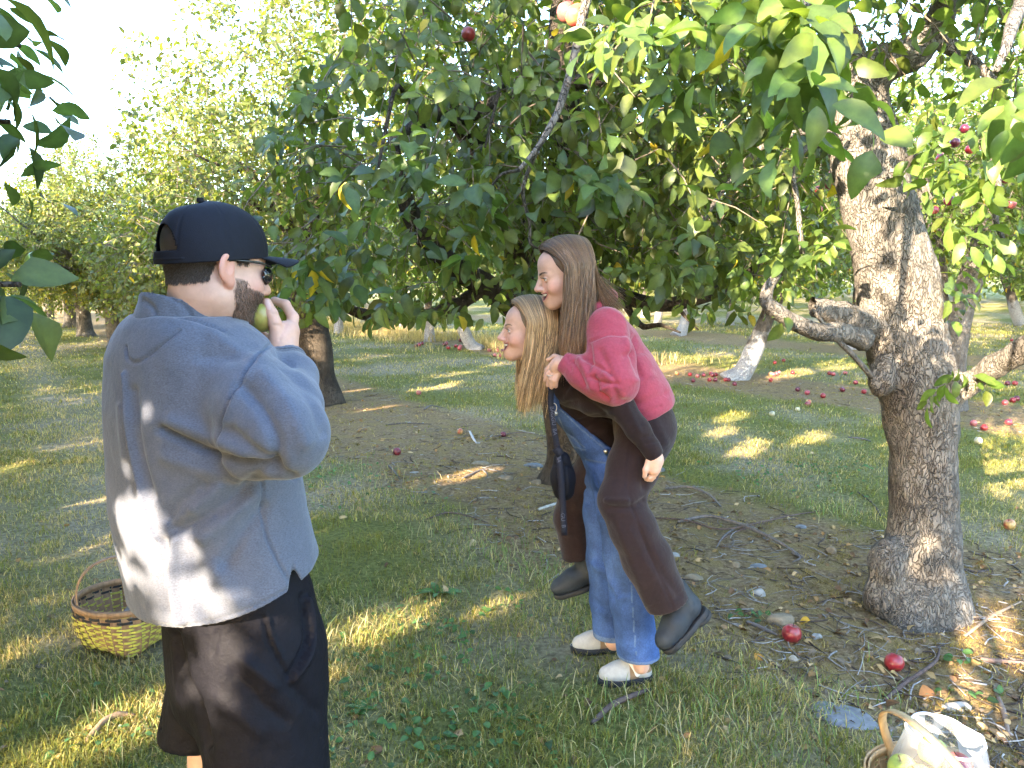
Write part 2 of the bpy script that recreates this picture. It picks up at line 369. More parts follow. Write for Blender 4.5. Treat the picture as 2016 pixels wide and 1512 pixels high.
# ---------------- leaves, trees ----------------
M_leaf=mat('apple_leaf',attr=True,rough=.42,spec=.5,trans=.5,noise=[(60,2,.85,1.15)])
T5=(np.array([0,.18,.5,.8,1.]),np.array([.04,.40,.5,.30,.0]))
T3=(np.array([0,.3,.7,1.]),np.array([.07,.5,.42,.03]))
T8=(np.array([0,.08,.22,.4,.58,.76,.91,1]),np.array([.03,.2,.41,.5,.47,.33,.15,0]))
def leaves(P,D,Nn,Ln,W,C,T=T5,curl=.34,fold=.34,seed=0):
    q=np.random.default_rng(seed+5); n=len(P); D=nrm(D); S=nrm(np.cross(D,Nn)); Nn=np.cross(S,D)
    u,hw=T; m=len(u); V=np.zeros((n,m,3,3)); cr=(curl*(.3+1.2*q.random(n))); fo=fold*(.2+1.4*q.random(n)); tw=q.normal(0,.25,n)
    for k in range(m):
        c=P+D*(Ln*u[k]*(1-.12*u[k]))[:,None]-Nn*(Ln*cr*u[k]**2)[:,None]
        a=tw*u[k]; Sk=S*np.cos(a)[:,None]+Nn*np.sin(a)[:,None]
        wv=(W*hw[k])[:,None]; wl=1+.16*q.normal(0,1,(n,1))*(0<k<m-1)
        V[:,k,1]=c; V[:,k,0]=c-Sk*wv*wl+Nn*wv*fo[:,None]; V[:,k,2]=c+Sk*wv+Nn*wv*fo[:,None]
    b=np.array([[3*k+j,3*k+j+1,3*k+j+4,3*k+j+3] for k in range(m-1) for j in (0,1)])
    F=(np.arange(n)[:,None,None]*3*m+b[None]).reshape(-1,4)
    Cc=np.repeat(C[:,None],3*m,1); Cc[:,1::3]*=1.25
    if m>6: Cc[:,3::6]*=.86; Cc[:,5::6]*=.86
    return V.reshape(-1,3),F,Cc.reshape(-1,3)
def leafcol(n,q,base=(.055,.115,.022),yel=.025):
    c=np.array(base)*(1+.3*q.normal(0,1,(n,1)).clip(-1.6,2))+np.array([.05,.03,.0])*q.random((n,1))**2*.7
    y=q.random(n)<yel; c[y]=np.array([.45,.33,.03])*(.7+.4*q.random((y.sum(),1)))
    return np.clip(c,.012,.6)
def infr(P,mg=0):
    p,d=proj(P); return (d>.05)&(p[:,0]>-mg)&(p[:,0]<2016+mg)&(p[:,1]>-mg)&(p[:,1]<1512+mg)
def sprays(C,A,k,Lt,q,leaf=.082,asp=.5,base=(.055,.115,.022),T=T5,droop=.35,yel=.025,flt=None):
    """twigs at C growing along A with k leaves each -> leaf parts, twig parts"""
    n=len(C); A=nrm(A); s=(np.arange(k)+.6)/k
    ph=q.random((n,1))*6.283+np.arange(k)[None]*2.4+q.normal(0,.3,(n,k))
    X=nrm(np.cross(A,np.array([.2,.35,.9])+q.normal(0,.1,(n,3)))); Y=np.cross(A,X)
    rad=X[:,None]*np.cos(ph)[...,None]+Y[:,None]*np.sin(ph)[...,None]
    Lt_=np.broadcast_to(np.asarray(Lt,float).reshape(-1,1),(n,1))
    sag=np.zeros((n,k,3)); sag[...,2]=-.25*Lt_*s**2
    P=C[:,None]+A[:,None]*(Lt_*s)[...,None]+sag
    D=rad*.85+A[:,None]*(.25+.5*s[None,:,None]); D[...,2]-=droop*(.4+q.random((n,k)))
    Nn=A[:,None]*.7+q.normal(0,.35,(n,k,3)); Nn[...,2]+=.75
    P,D,Nn=[z.reshape(-1,3) for z in (P,D,Nn)]; P=P+nrm(D)*.018
    if flt is not None:
        kp=flt(P); P,D,Nn=P[kp],D[kp],Nn[kp]
    m=len(P); Ln=leaf*(.62+.62*q.random(m)); W=Ln*asp*(.85+.35*q.random(m))
    return leaves(P,D,Nn,Ln,W,leafcol(m,q,base,yel),T,seed=int(q.integers(1e6)))
def twigs(C,A,Lt,r,q,sides=4):
    n=len(C); A=nrm(A); s=np.array([-.25,.35,1.]); X=nrm(np.cross(A,np.array([.3,.2,.93]))); Y=np.cross(A,X); th=np.arange(sides)*6.283/sides
    Lt=np.broadcast_to(np.asarray(Lt,float),(n,)); V=np.zeros((n,3,sides,3)); rr=(1.2,.9,.35)
    for k in range(3):
        c=C+A*(Lt*s[k])[:,None]; c[:,2]-=.25*Lt*max(s[k],0)**2
        V[:,k]=c[:,None]+(X[:,None]*np.cos(th)[None,:,None]+Y[:,None]*np.sin(th)[None,:,None])*r*rr[k]
    b=np.array([[k*sides+j,k*sides+(j+1)%sides,(k+1)*sides+(j+1)%sides,(k+1)*sides+j] for k in (0,1) for j in range(sides)])
    return V.reshape(-1,3),(np.arange(n)[:,None,None]*3*sides+b[None]).reshape(-1,4)
def blobs(q,n,ells,shell=.45,hole=.15,f=1.1,seed=0):
    """points spread through a union of ellipsoids, thicker near the skin, with holes"""
    w_=np.array([np.prod(e[1]) for e in ells]); w_=w_/w_.sum(); out=[];ctr=[]
    while sum(map(len,out))<n:
        e=q.choice(len(ells),n,p=w_); c=np.array([ells[i][0] for i in e]); r=np.array([ells[i][1] for i in e])
        d=nrm(q.normal(0,1,(n,3))); u=q.random((n,1))**shell; P=c+d*r*u; k=fbm(P,f,2,seed)>hole-.35
        out.append(P[k]); ctr.append(c[k])
    return np.concatenate(out)[:n],np.concatenate(ctr)[:n]
def barkmat(name,dark,light,sc_=1.,white=None):
    m=bpy.data.materials.new(name); m.use_nodes=True; t=m.node_tree; N=t.nodes; L=t.links; b=N['Principled BSDF']; b.inputs['Roughness'].default_value=.92; b.inputs['Specular IOR Level'].default_value=.15
    tc=N.new('ShaderNodeTexCoord'); mp=N.new('ShaderNodeMapping'); mp.inputs['Scale'].default_value=(1,1,.42); L.new(tc.outputs['Object'],mp.inputs[0])
    wn=N.new('ShaderNodeTexNoise'); wn.inputs['Scale'].default_value=14*sc_; wn.inputs['Detail'].default_value=4; L.new(mp.outputs[0],wn.inputs['Vector'])
    ad=N.new('ShaderNodeVectorMath'); ad.operation='MULTIPLY_ADD'; L.new(wn.outputs['Color'],ad.inputs[0]); ad.inputs[1].default_value=(.13/sc_,)*3; L.new(mp.outputs[0],ad.inputs[2])
    v=N.new('ShaderNodeTexVoronoi'); v.feature='DISTANCE_TO_EDGE'; v.inputs['Scale'].default_value=58*sc_; L.new(ad.outputs[0],v.inputs['Vector'])
    v2=N.new('ShaderNodeTexVoronoi'); v2.inputs['Scale'].default_value=58*sc_; L.new(ad.outputs[0],v2.inputs['Vector'])
    n=N.new('ShaderNodeTexNoise'); n.inputs['Scale'].default_value=40*sc_; n.inputs['Detail'].default_value=5; L.new(mp.outputs[0],n.inputs['Vector'])
    n4=N.new('ShaderNodeTexNoise'); n4.inputs['Scale'].default_value=4.5*sc_; n4.inputs['Detail'].default_value=3; L.new(tc.outputs['Object'],n4.inputs['Vector'])
    cr=N.new('ShaderNodeMapRange'); cr.inputs[1].default_value=-.05; cr.inputs[2].default_value=.13; L.new(v.outputs['Distance'],cr.inputs[0])
    pl=N.new('ShaderNodeMath'); pl.operation='MULTIPLY_ADD'; sx=N.new('ShaderNodeSeparateColor'); L.new(v2.outputs['Color'],sx.inputs[0]); L.new(sx.outputs[0],pl.inputs[0]); pl.inputs[1].default_value=.13
    hf=N.new('ShaderNodeMath'); hf.operation='MULTIPLY'; L.new(n.outputs['Fac'],hf.inputs[0]); hf.inputs[1].default_value=.95; L.new(hf.outputs[0],pl.inputs[2])
    rp=N.new('ShaderNodeValToRGB'); L.new(pl.outputs[0],rp.inputs[0]); e=rp.color_ramp.elements; e[0].position=.08; e[0].color=(*dark,1); e[1].position=.92; e[1].color=(*light,1)
    rp2=N.new('ShaderNodeValToRGB'); L.new(n4.outputs['Fac'],rp2.inputs[0]); e=rp2.color_ramp.elements; e[0].position=.35; e[0].color=(.6,.58,.56,1); e[1].position=.65; e[1].color=(1.1,1.08,1.05,1)
    mu=N.new('ShaderNodeMix'); mu.data_type='RGBA'; mu.blend_type='MULTIPLY'; mu.inputs[0].default_value=1; L.new(rp.outputs[0],mu.inputs[6]); L.new(rp2.outputs[0],mu.inputs[7])
    ck=N.new('ShaderNodeMix'); ck.data_type='RGBA'; L.new(cr.outputs[0],ck.inputs[0]); ck.inputs[6].default_value=(dark[0]*1.1,dark[1]*1.05,dark[2]*1.,1); L.new(mu.outputs[2],ck.inputs[7])
    out=ck.outputs[2]
    n7=N.new('ShaderNodeTexNoise'); n7.inputs['Scale'].default_value=6*sc_; n7.inputs['Detail'].default_value=4; L.new(mp.outputs[0],n7.inputs['Vector'])
    mk_=N.new('ShaderNodeMapRange'); L.new(n7.outputs['Fac'],mk_.inputs[0]); mk_.inputs[1].default_value=.44; mk_.inputs[2].default_value=.66; mk_.inputs[3].default_value=.05; mk_.inputs[4].default_value=1
    iv=N.new('ShaderNodeMath'); iv.operation='SUBTRACT'; iv.inputs[0].default_value=1; L.new(cr.outputs[0],iv.inputs[1]); iw=N.new('ShaderNodeMath'); iw.operation='MULTIPLY'; L.new(iv.outputs[0],iw.inputs[0]); L.new(mk_.outputs[0],iw.inputs[1]); ix=N.new('ShaderNodeMath'); ix.operation='SUBTRACT'; ix.inputs[0].default_value=1; L.new(iw.outputs[0],ix.inputs[1]); L.new(ix.outputs[0],ck.inputs[0])
    if white:
        gm=N.new('ShaderNodeNewGeometry'); sz=N.new('ShaderNodeSeparateXYZ'); L.new(tc.outputs['Object'],sz.inputs[0])
        wr=N.new('ShaderNodeMath'); wr.operation='MULTIPLY_ADD'; L.new(n4.outputs['Fac'],wr.inputs[0]); wr.inputs[1].default_value=-1.1; wr.inputs[2].default_value=white+.55
        df=N.new('ShaderNodeMath'); df.operation='SUBTRACT'; L.new(wr.outputs[0],df.inputs[0]); L.new(sz.outputs[2],df.inputs[1])
        mr=N.new('ShaderNodeMapRange'); L.new(df.outputs[0],mr.inputs[0]); mr.inputs[1].default_value=0; mr.inputs[2].default_value=.15; mr.inputs[4].default_value=.85
        pm=N.new('ShaderNodeMath'); pm.operation='MULTIPLY'; L.new(mr.outputs[0],pm.inputs[0]); L.new(cr.outputs[0],pm.inputs[1])
        wm=N.new('ShaderNodeMix'); wm.data_type='RGBA'; L.new(pm.outputs[0],wm.inputs[0]); L.new(out,wm.inputs[6]); wm.inputs[7].default_value=(.55,.53,.52,1); out=wm.outputs[2]
    L.new(out,b.inputs['Base Color'])
    b1=N.new('ShaderNodeBump'); b1.inputs['Distance'].default_value=.02; b1.inputs['Strength'].default_value=.9; L.new(cr.outputs[0],b1.inputs['Height'])
    b2=N.new('ShaderNodeBump'); b2.inputs['Distance'].default_value=.012; b2.inputs['Strength'].default_value=.8; L.new(pl.outputs[0],b2.inputs['Height']); L.new(b1.outputs[0],b2.inputs['Normal']); L.new(b2.outputs[0],b.inputs['Normal'])
    return m
M_bark=barkmat('bark_grey',(.06,.052,.045),(.29,.268,.238))
M_barkd=barkmat('bark_dark',(.028,.023,.018),(.12,.10,.08))
M_barkw=barkmat('bark_whitewashed',(.05,.042,.035),(.2,.175,.15),1.,.75)
M_twig=mat('twig_bark',(.16,.125,.09),rough=.85,noise=[(40,3,.6,1.3)])
# sun gaps: no leaf of the row behind the photographer hangs in these lines
GAPS=[]
def gap(p,r): GAPS.append((np.asarray(p,float),r))
def sunny(P,G=None):
    """True where a leaf may hang"""
    ok=np.ones(len(P),bool)
    for c,r in (G or GAPS):
        q=P-c; t=q@SUNV; d2=(q*q).sum(1)-t*t; rr=r*(1+.25*vnoise(P,5,3))+.05; ok&=~((t>.25)&(d2<rr*rr))
    return ok
for px,py,Y,r in ((262,985,1.36,.045),(250,1050,1.36,.045),(300,1090,1.34,.04),(282,770,1.38,.022),(345,1180,1.33,.05),(400,1150,1.33,.05),(430,1190,1.33,.045),(435,1080,1.33,.012),
                  (440,1330,1.4,.02),(480,1420,1.4,.022),(520,1340,1.42,.02),(1826,1045,3.42,.03),(1800,1110,3.42,.03),(1860,1130,3.42,.02),(1810,965,3.45,-.02),(1735,425,3.45,-.01),(1772,530,3.45,-.01),(1720,590,3.45,-.02),
                  (1990,690,3.3,.16),(1790,1470,1.95,.0)): gap(at(px,py,Y),r)
for px,py,r in ((735,1215,.07),(800,1225,.06),(860,1345,.06),(930,1310,.05),(270,1400,.10),(230,1470,.07),(1000,1180,.06),(1090,1205,.05),(280,960,.10),(190,975,.09),(1480,880,.16),(1590,860,.17),(1440,820,.15),(1930,1230,.12),(1960,1320,.10),(1880,1400,.10),(700,770,.14),(760,800,.1),(930,930,.1)): gap(gnd(px,py),r)
for px,py,r in ((900,735,.28),(760,690,.35),(700,706,.3),(1000,718,.3),(1330,682,.3),(1290,722,.25),(1560,732,.25),(1650,716,.3),(1950,642,.4),(1420,850,.12),(860,760,.2),(1120,700,.3),(720,650,.5),(1500,690,.3)): gap(gnd(px,py),r)
G0=list(GAPS)
def lit(px0,px1,py0,py1,Y0,Y1,n,r,seed):
    q=np.random.default_rng(seed)
    for _ in range(n):
        c=at(q.uniform(px0,px1),q.uniform(py0,py1),q.uniform(Y0,Y1)); T=[at(*z)-c for z in ((1690,200,3.6),(1712,330,3.6),(1735,430,3.6),(1760,540,3.6),(1780,650,3.6),(1800,760,3.6),(1815,880,3.6))]
        if min(np.linalg.norm(v-(v@SUNV)*SUNV) for v in T)>r+.06: gap(c,r)
lit(1250,2050,-60,260,1.3,3.4,44,.2,1); lit(1480,2050,-60,170,1.3,2.4,22,.3,2)
def crown_parts(q,ells,nc,k,leaf,base,T,flt=None,sprout=0,shell=.45,hole=.15,seed=0,Lt=.24,yel=.008,tw=True,droop=.35):
    P,ctr=blobs(q,nc,ells,shell,hole,seed=seed); 
    if flt is not None:
        kp=flt(P); P,ctr=P[kp],ctr[kp]
    A=nrm(P-ctr)+q.normal(0,.55,P.shape); A[:,2]+=.15
    L_=Lt*(.7+.6*q.random(len(P))); parts=[sprays(P,A,k,L_,q,leaf,.5,base,T,droop,yel,flt)]; tp=[]
    if tw:
        k2=flt(P+nrm(A)*(L_*.9)[:,None])&flt(P-nrm(A)*(L_*.25)[:,None]) if flt is not None else slice(None); tp.append(twigs(P[k2],A[k2],L_[k2],.0035,q))
    if sprout:
        top=P[np.argsort(-(P[:,2]+q.normal(0,.35,len(P))))[:sprout]]; As=q.normal(0,.22,top.shape)+np.array([0,0,1.]); Ls=.45+.65*q.random(len(top))
        parts.append(sprays(top,As,15,Ls,q,leaf*.8,.5,base,T,.1,yel,flt)); tp.append(twigs(top,As,Ls,.0045,q))
    return join(parts),(join([(a,b) for a,b in tp])[:2] if tp else None)
def limbs(q,base,top,n,reach,rise,r0,seed=0):
    out=[]
    for i in range(n):
        a=i*6.283/n+q.normal(0,.3); d=np.array([math.cos(a),math.sin(a),0]); L_=reach*(.75+.5*q.random())
        p=[top-np.array([0,0,.25*q.random()]),top+d*L_*.35+np.array([0,0,rise*.35]),top+d*L_*.7+np.array([0,0,rise*.7+.1*q.normal()]),top+d*L_+np.array([0,0,rise*.8])]
        out.append(tube(p,[r0*.6,r0*.45,r0*.3,r0*.1],10,7,.25,seed+i))
        for s in range(3):
            b=np.asarray(p[1+s%2])+d*.1; dd=d+q.normal(0,.7,3); dd[2]=abs(dd[2])*.9+.1
            out.append(tube([b,b+dd*L_*.25,b+dd*L_*.5+np.array([0,0,.1])],[r0*.25,r0*.17,r0*.05],7,5,.2,seed+i*3+s))
    return out
def tree(name,xy,label,group,crown,trunk,mb,twig=None):
    t=empty(name,(xy[0],xy[1],gzp(*xy)),label,'tree',group)
    mk('trunk',trunk[0],trunk[1],mb,t); V,F,C=crown; mk('crown',V,F,M_leaf,t,C)
    if twig is not None: mk('twigs',twig[0],twig[1],M_twig,t)
    return t
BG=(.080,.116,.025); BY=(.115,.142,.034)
def keepR(P):
    p,d=proj(P); bad=(P[:,1]<2.75)&(p[:,1]>330)&(p[:,0]>600)&(p[:,0]<2050)
    bad|=inpoly(p,[(1625,150),(1640,330),(1665,450),(1690,640),(1720,800),(1730,1200),(1890,1200),(1872,700),(1835,560),(1780,330),(1745,140)])&(P[:,1]<3.75)&~((np.abs(p[:,1]-175)<50)&(p[:,0]<1740))
    bad|=(p[:,1]>628)&(p[:,0]<1600)&(P[:,1]<7.2)
    bad|=inpoly(p,[(1570,570),(1500,585),(1500,640),(1700,700),(1700,590)])&(P[:,1]<3.8)
    return ~bad&(P[:,1]>.9)&sunny(P,G0)
q=np.random.default_rng(21)
# --- middle tree of the row, its crown hangs over the two women ---
def keepM(P):
    p,d=proj(P); return keepR(P)&~((p[:,0]<640-.45*np.clip(p[:,1],0,330)+35*vnoise(P,3))&(p[:,1]<400))&~((p[:,0]>1560)&(P[:,1]<3.7))
ells=[((.15,5.0,3.1),(1.75,2.3,1.5)),((-.1,4.6,2.05),(1.55,1.6,.68)),((.95,4.5,2.2),(1.0,1.3,.7)),((.4,6.3,3.3),(2.2,1.9,1.6)),((-.55,4.3,2.4),(.85,1.0,.75)),((1.7,5.6,2.3),(1.1,1.2,.8))]
Cm=[crown_parts(q,ells,3000,9,.088,BG,T5,keepM,0,.42,.12,3,.26,.012,droop=.75)]
# the lower skirt of leaves
sk=[]
for px,py,Y in [(560+i*44+q.normal(0,14),560+q.normal(0,22)+(30 if 700<560+i*44<980 else 0)-(45 if i>11 else 0),3.4+q.random()*1.4) for i in range(21) for _ in range(5)]: sk.append(at(px,py,Y))
sk=np.array(sk); Ask=q.normal(0,.6,sk.shape)+np.array([0,-.5,-.25])
Cm.append((sprays(sk,Ask,10,.24,q,.088,.52,BG,T5,.8,.012,keepM),None))
tb=[]
B=gnd(1083,945); base=np.array([.42,6.05,0.])
def pt(*a): return [at(*x) for x in a]
tb.append(tube([at(1112,965,6.05),at(1116,900,6.05),at(1095,760,6.05),at(1062,620,6.0),at(1042,540,5.95)],[.24,.16,.145,.14,.16],26,14,.22,3))
tb.append(tube(pt((1055,640,6.0),(1010,600,5.7),(945,555,5.4),(860,500,5.0),(800,400,4.8),(770,260,4.7)),[.11,.1,.085,.07,.05,.03],26,9,.25,4))
tb.append(tube(pt((960,560,5.5),(900,600,5.3),(830,622,5.2),(740,622,5.0),(690,610,4.9),(600,560,4.6)),[.05,.05,.045,.04,.035,.015],24,7,.3,5))
tb.append(tube(pt((1050,560,6.0),(1160,560,5.6),(1230,585,5.2),(1310,600,5.0),(1390,580,4.9),(1470,545,4.9),(1500,500,4.8)),[.09,.07,.055,.05,.05,.035,.01],26,8,.25,6))
tb.append(tube(pt((1225,588,5.2),(1260,640,5.0),(1300,640,4.9),(1340,655,4.9)),[.03,.022,.016,.006],14,6,.3,7))
tb.append(tube(pt((1330,598,5.0),(1350,625,5.0),(1375,650,5.0)),[.016,.012,.005],8,5,.3,8))
tb.append(tube(pt((1045,560,5.95),(1000,420,5.6),(900,235,5.0),(830,240,4.6),(760,290,4.3)),[.15,.1,.07,.045,.02],24,9,.25,9))
tb.append(tube(pt((1050,560,5.95),(1090,400,5.7),(1120,220,5.2),(1100,60,5.0),(1110,-120,5.0)),[.15,.11,.09,.07,.05],24,9,.25,10))
tb.append(tube(pt((900,235,5.0),(1000,195,4.8),(1150,160,4.5),(1270,170,4.4)),[.05,.05,.04,.02],16,7,.25,12))
pb=[]
pb.append(tube(pt((1105,-100,5.0),(1150,-200,3.8),(1172,-120,2.8),(1150,20,2.75),(1128,120,2.72),(1100,215,2.7),(1062,285,2.68),(1022,335,2.66)),[.035,.026,.02,.017,.014,.013,.011,.007],40,7,.15,11))
pb.append(tube(pt((1060,290,2.68),(1030,370,2.75),(1043,440,2.8),(1045,480,2.82),(1068,492,2.85)),[.008,.007,.006,.006,.003],18,5,.25,13))
tb.append(tube(pt((1022,335,2.66),(985,345,2.6),(960,380,2.6)),[.007,.005,.003],8,5,.3,14))
tb.append(tube(pt((830,240,4.6),(800,190,4.0),(780,170,3.4),(760,250,3.3),(745,330,3.2)),[.012,.01,.006],10,5,.3,15))
tb.append(tube(pt((1000,195,4.8),(990,170,4.0),(985,170,3.5),(975,210,3.4),(955,290,3.3)),[.014,.01,.006],10,5,.3,16))
hx=pt((1050,350,2.62),(1100,330,2.55),(1160,340,2.6),(960,390,2.55),(915,470,2.5),(1000,380,2.6),(850,400,2.6),(1190,300,2.6),(1230,290,2.55),(870,330,2.7),(800,330,2.7),(1140,280,2.65),(720,420,2.75),(640,480,2.8),(760,490,2.75),(820,480,2.7),(1050,420,2.7),(680,350,2.9),(1320,360,2.7),(1360,470,2.85),(1320,480,3.),(1400,520,3.),(1180,360,2.7),(960,500,2.8),(900,550,2.9),(600,500,2.9),(560,560,3.0),(700,560,2.9),(800,570,3.),(640,590,3.0))
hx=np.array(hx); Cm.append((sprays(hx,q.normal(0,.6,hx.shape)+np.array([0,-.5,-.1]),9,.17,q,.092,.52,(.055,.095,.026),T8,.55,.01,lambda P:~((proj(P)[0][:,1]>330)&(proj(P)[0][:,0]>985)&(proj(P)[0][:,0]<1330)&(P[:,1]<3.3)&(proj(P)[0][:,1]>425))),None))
tree('apple_tree',(.30,6.05),'broad apple tree behind the two women, dark trunk and leafy crown hanging over them','apple trees of the nearest row',join([c[0] for c in Cm]),join(tb)[:2],M_barkd,Cm[0][1]); mk('limb',*join(pb)[:2],M_bark,bpy.data.objects['apple_tree'])
# --- right hand tree with the thick scaly trunk ---
S=Sdf((1.3,3.0,-.15),(2.6,4.1,2.9),.013); Yt=3.62
prof=[(1238,1690,1925,.29),(1205,1705,1915,.26),(1150,1722,1900,.22),(1100,1742,1888,.18),(1000,1758,1880,.16),(900,1756,1880,.16),(820,1742,1880,.165),(760,1728,1880,.17),(700,1710,1872,.17),(620,1694,1855,.165),(520,1684,1838,.16),(420,1664,1805,.15),(300,1636,1772,.145),(200,1620,1744,.13),(130,1616,1736,.12)]
pa=[(at((a+b)/2,y,Yt),(b-a)/2*Yt/FPX*1.01,dp) for y,a,b,dp in prof]
S.loft([p[0][2] for p in pa],[p[0][0] for p in pa],[Yt]*len(pa),[p[1] for p in pa],[p[2] for p in pa],.02)
S.el(at(1745,1110,3.55),(.085,.10,.13),.05); S.el(at(1730,1175,3.55),(.07,.09,.09),.05); S.el(at(1735,745,3.52),(.06,.07,.09),.04)
S.rc(at(1880,1190,3.6),at(1925,1235,3.55),.06,.03,.05); S.rc(at(1800,1200,3.5),at(1790,1245,3.42),.12,.08,.08)
S.chain(pt((1715,640,3.58),(1660,622,3.45),(1580,598,3.35)),[.065,.058,.038],.03)
S.chain(pt((1860,790,3.62),(1910,755,3.5),(1960,720,3.35),(2050,670,3.1),(2130,640,2.9)),[.06,.05,.045,.05,.05],.04)
S.chain(pt((1690,160,3.62),(1740,125,3.55),(1795,105,3.5),(1835,70,3.45)),[.09,.075,.065,.065],.05)
V,F=S.mesh(); V=smoothv(V,F,2); N_=vnormals(V,F)
P3=V*np.array([1,1,.45]); V=V+N_*(.012*fbm(V,9,3,2)+.010*np.abs(fbm(P3,22,2,4))-.003)[:,None]
r0=[(V,[F])]
r0.append(tube(pt((1820,85,3.47),(1850,40,3.4),(1860,-30,3.3),(1850,-200,3.2)),[.062,.058,.05,.04],16,10,.2,30))
r0.append(tube(pt((1835,70,3.45),(1900,110,3.4),(1970,170,3.3)),[.04,.03,.012],12,8,.2,31))
r0.append(tube(pt((1670,150,3.62),(1640,40,3.6),(1600,-80,3.5),(1540,-260,3.3)),[.11,.085,.07,.05],18,10,.2,32))
r0.append(tube(pt((1700,668,3.5),(1660,656,3.4),(1610,652,3.3),(1560,632,3.25),(1514,602,3.2),(1508,580,3.2),(1522,552,3.25),(1545,535,3.3)),[.05,.046,.04,.034,.03,.028,.02,.008],34,9,.25,33))
r0.append(tube(pt((1716,742,3.5),(1680,700,3.4),(1640,660,3.35),(1600,610,3.3)),[.014,.012,.011,.008],14,6,.2,34))
r0.append(tube(pt((1790,320,3.55),(1810,310,3.45)),[.03,.02],5,7,.2,35))
r0.append(tube(pt((1950,290,3.2),(1965,360,3.15),(1960,430,3.1),(1975,470,3.1)),[.012,.014,.012,.008],12,6,.25,36))
r0.append(tube(pt((1850,-60,3.2),(1700,-60,2.4),(1560,20,1.9),(1480,90,1.7)),[.035,.025,.014,.006],20,6,.2,37))
r0.append(tube(pt((1850,-60,3.2),(2000,-40,2.2),(1990,60,1.6),(1960,140,1.5)),[.03,.02,.012,.006],16,6,.2,38))
r0.append(tube(pt((1665,300,3.55),(1600,285,3.4),(1563,330,3.3),(1570,400,3.3),(1580,500,3.3)),[.02,.014,.01,.011,.012],20,6,.3,17))
r0.append(tube(pt((1660,270,3.55),(1580,260,3.6),(1500,290,3.6),(1440,350,3.6),(1380,440,3.5),(1360,470,3.5)),[.022,.017,.014,.012,.01,.005],26,6,.3,18))
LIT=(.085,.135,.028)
Cr=[crown_parts(q,[((2.1,3.3,3.7),(1.9,1.8,1.25)),((.9,3.0,3.0),(1.0,.9,.6)),((3.2,4.2,3.0),(1.2,1.4,1.0))],1150,9,.085,LIT,T5,keepR,0,.42,.2,8,.25,.006)]
nx=pt((1300,100,1.9),(1360,40,1.8),(1280,30,2.1),(1340,170,1.9),(1420,30,1.7),(1440,150,1.75),(1400,110,1.7),(1500,60,1.6),(1540,150,1.5),(1560,60,1.55),(1600,10,1.6),(1620,90,1.5),(1650,150,1.5),(1660,110,1.55),(1480,200,1.7),(1400,210,1.8),(1480,10,1.6),(1700,20,1.6),(1380,-20,1.8),(1560,-30,1.6),(1660,-30,1.6),(1740,-20,1.6),(1240,0,2.2),(1230,130,2.3),
   (1900,40,1.6),(1960,20,1.5),(2000,90,1.4),(1990,150,1.4),(1960,100,1.5),(2010,200,1.4),(1930,-20,1.6),(2030,30,1.4),(1940,160,1.7),
   (1930,300,2.9),(1880,260,2.9),(1960,250,2.8),(2000,330,2.7),(1850,330,3.2),(1830,260,3.2),(1900,380,3.),(1990,440,2.9),(1940,430,3.),(1800,300,3.35),(1860,420,3.1),(1840,200,3.2),(2010,520,2.9),
   (1650,470,3.2),(1640,485,3.2),(1575,520,3.3),(1540,540,3.3),(1600,505,3.4),(1500,520,3.4),(1450,500,3.5),(1870,720,3.4),(1890,735,3.3),(1850,590,3.5),(1875,560,3.6),(1870,640,3.6))
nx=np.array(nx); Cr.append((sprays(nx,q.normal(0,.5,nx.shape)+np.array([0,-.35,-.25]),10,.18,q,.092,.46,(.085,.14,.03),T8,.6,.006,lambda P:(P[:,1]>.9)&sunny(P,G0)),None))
v2=at(0,0,1)
tree('apple_tree',(2.05,3.62),'apple tree with thick scaly leaning trunk and a swollen base at right','apple trees of the nearest row',join([c[0] for c in Cr]),join(r0)[:2],M_bark,Cr[0][1])
# --- third tree of the row, behind the man ---
t0=gnd(622,792); q=np.random.default_rng(31)
r2=[tube([t0+np.array([.05,0,-.1]),at(618,740,t0[1]),at(612,660,t0[1]),at(605,600,t0[1]),at(600,520,t0[1])],[.34,.26,.235,.23,.2],22,14,.2,40)]+limbs(q,None,np.array([t0[0]-.1,t0[1],1.9]),6,.85,1.3,.1,50)
r2.append(tube(pt((590,600,t0[1]),(520,590,t0[1]-.4),(440,600,t0[1]-.6)),[.07,.05,.03],12,7,.2,41))
kp2=lambda P:~((proj(P)[0][:,1]>640)&(P[:,2]<1.9))
c2=crown_parts(q,[((-2.7,9.7,3.3),(1.8,2.0,2.0)),((-3.3,10.,2.6),(1.45,1.4,1.3)),((-2.9,9.0,2.0),(1.7,1.5,.8)),((-1.9,10.2,4.2),(1.5,1.5,1.4))],2300,9,.085,BY,T3,kp2,70,.4,.1,12,.28,.02)
tree('apple_tree',(t0[0],t0[1]),'apple tree with dark upright trunk just right of the eating man','apple trees of the nearest row',c2[0],r2 and join(r2)[:2],M_barkd,c2[1])
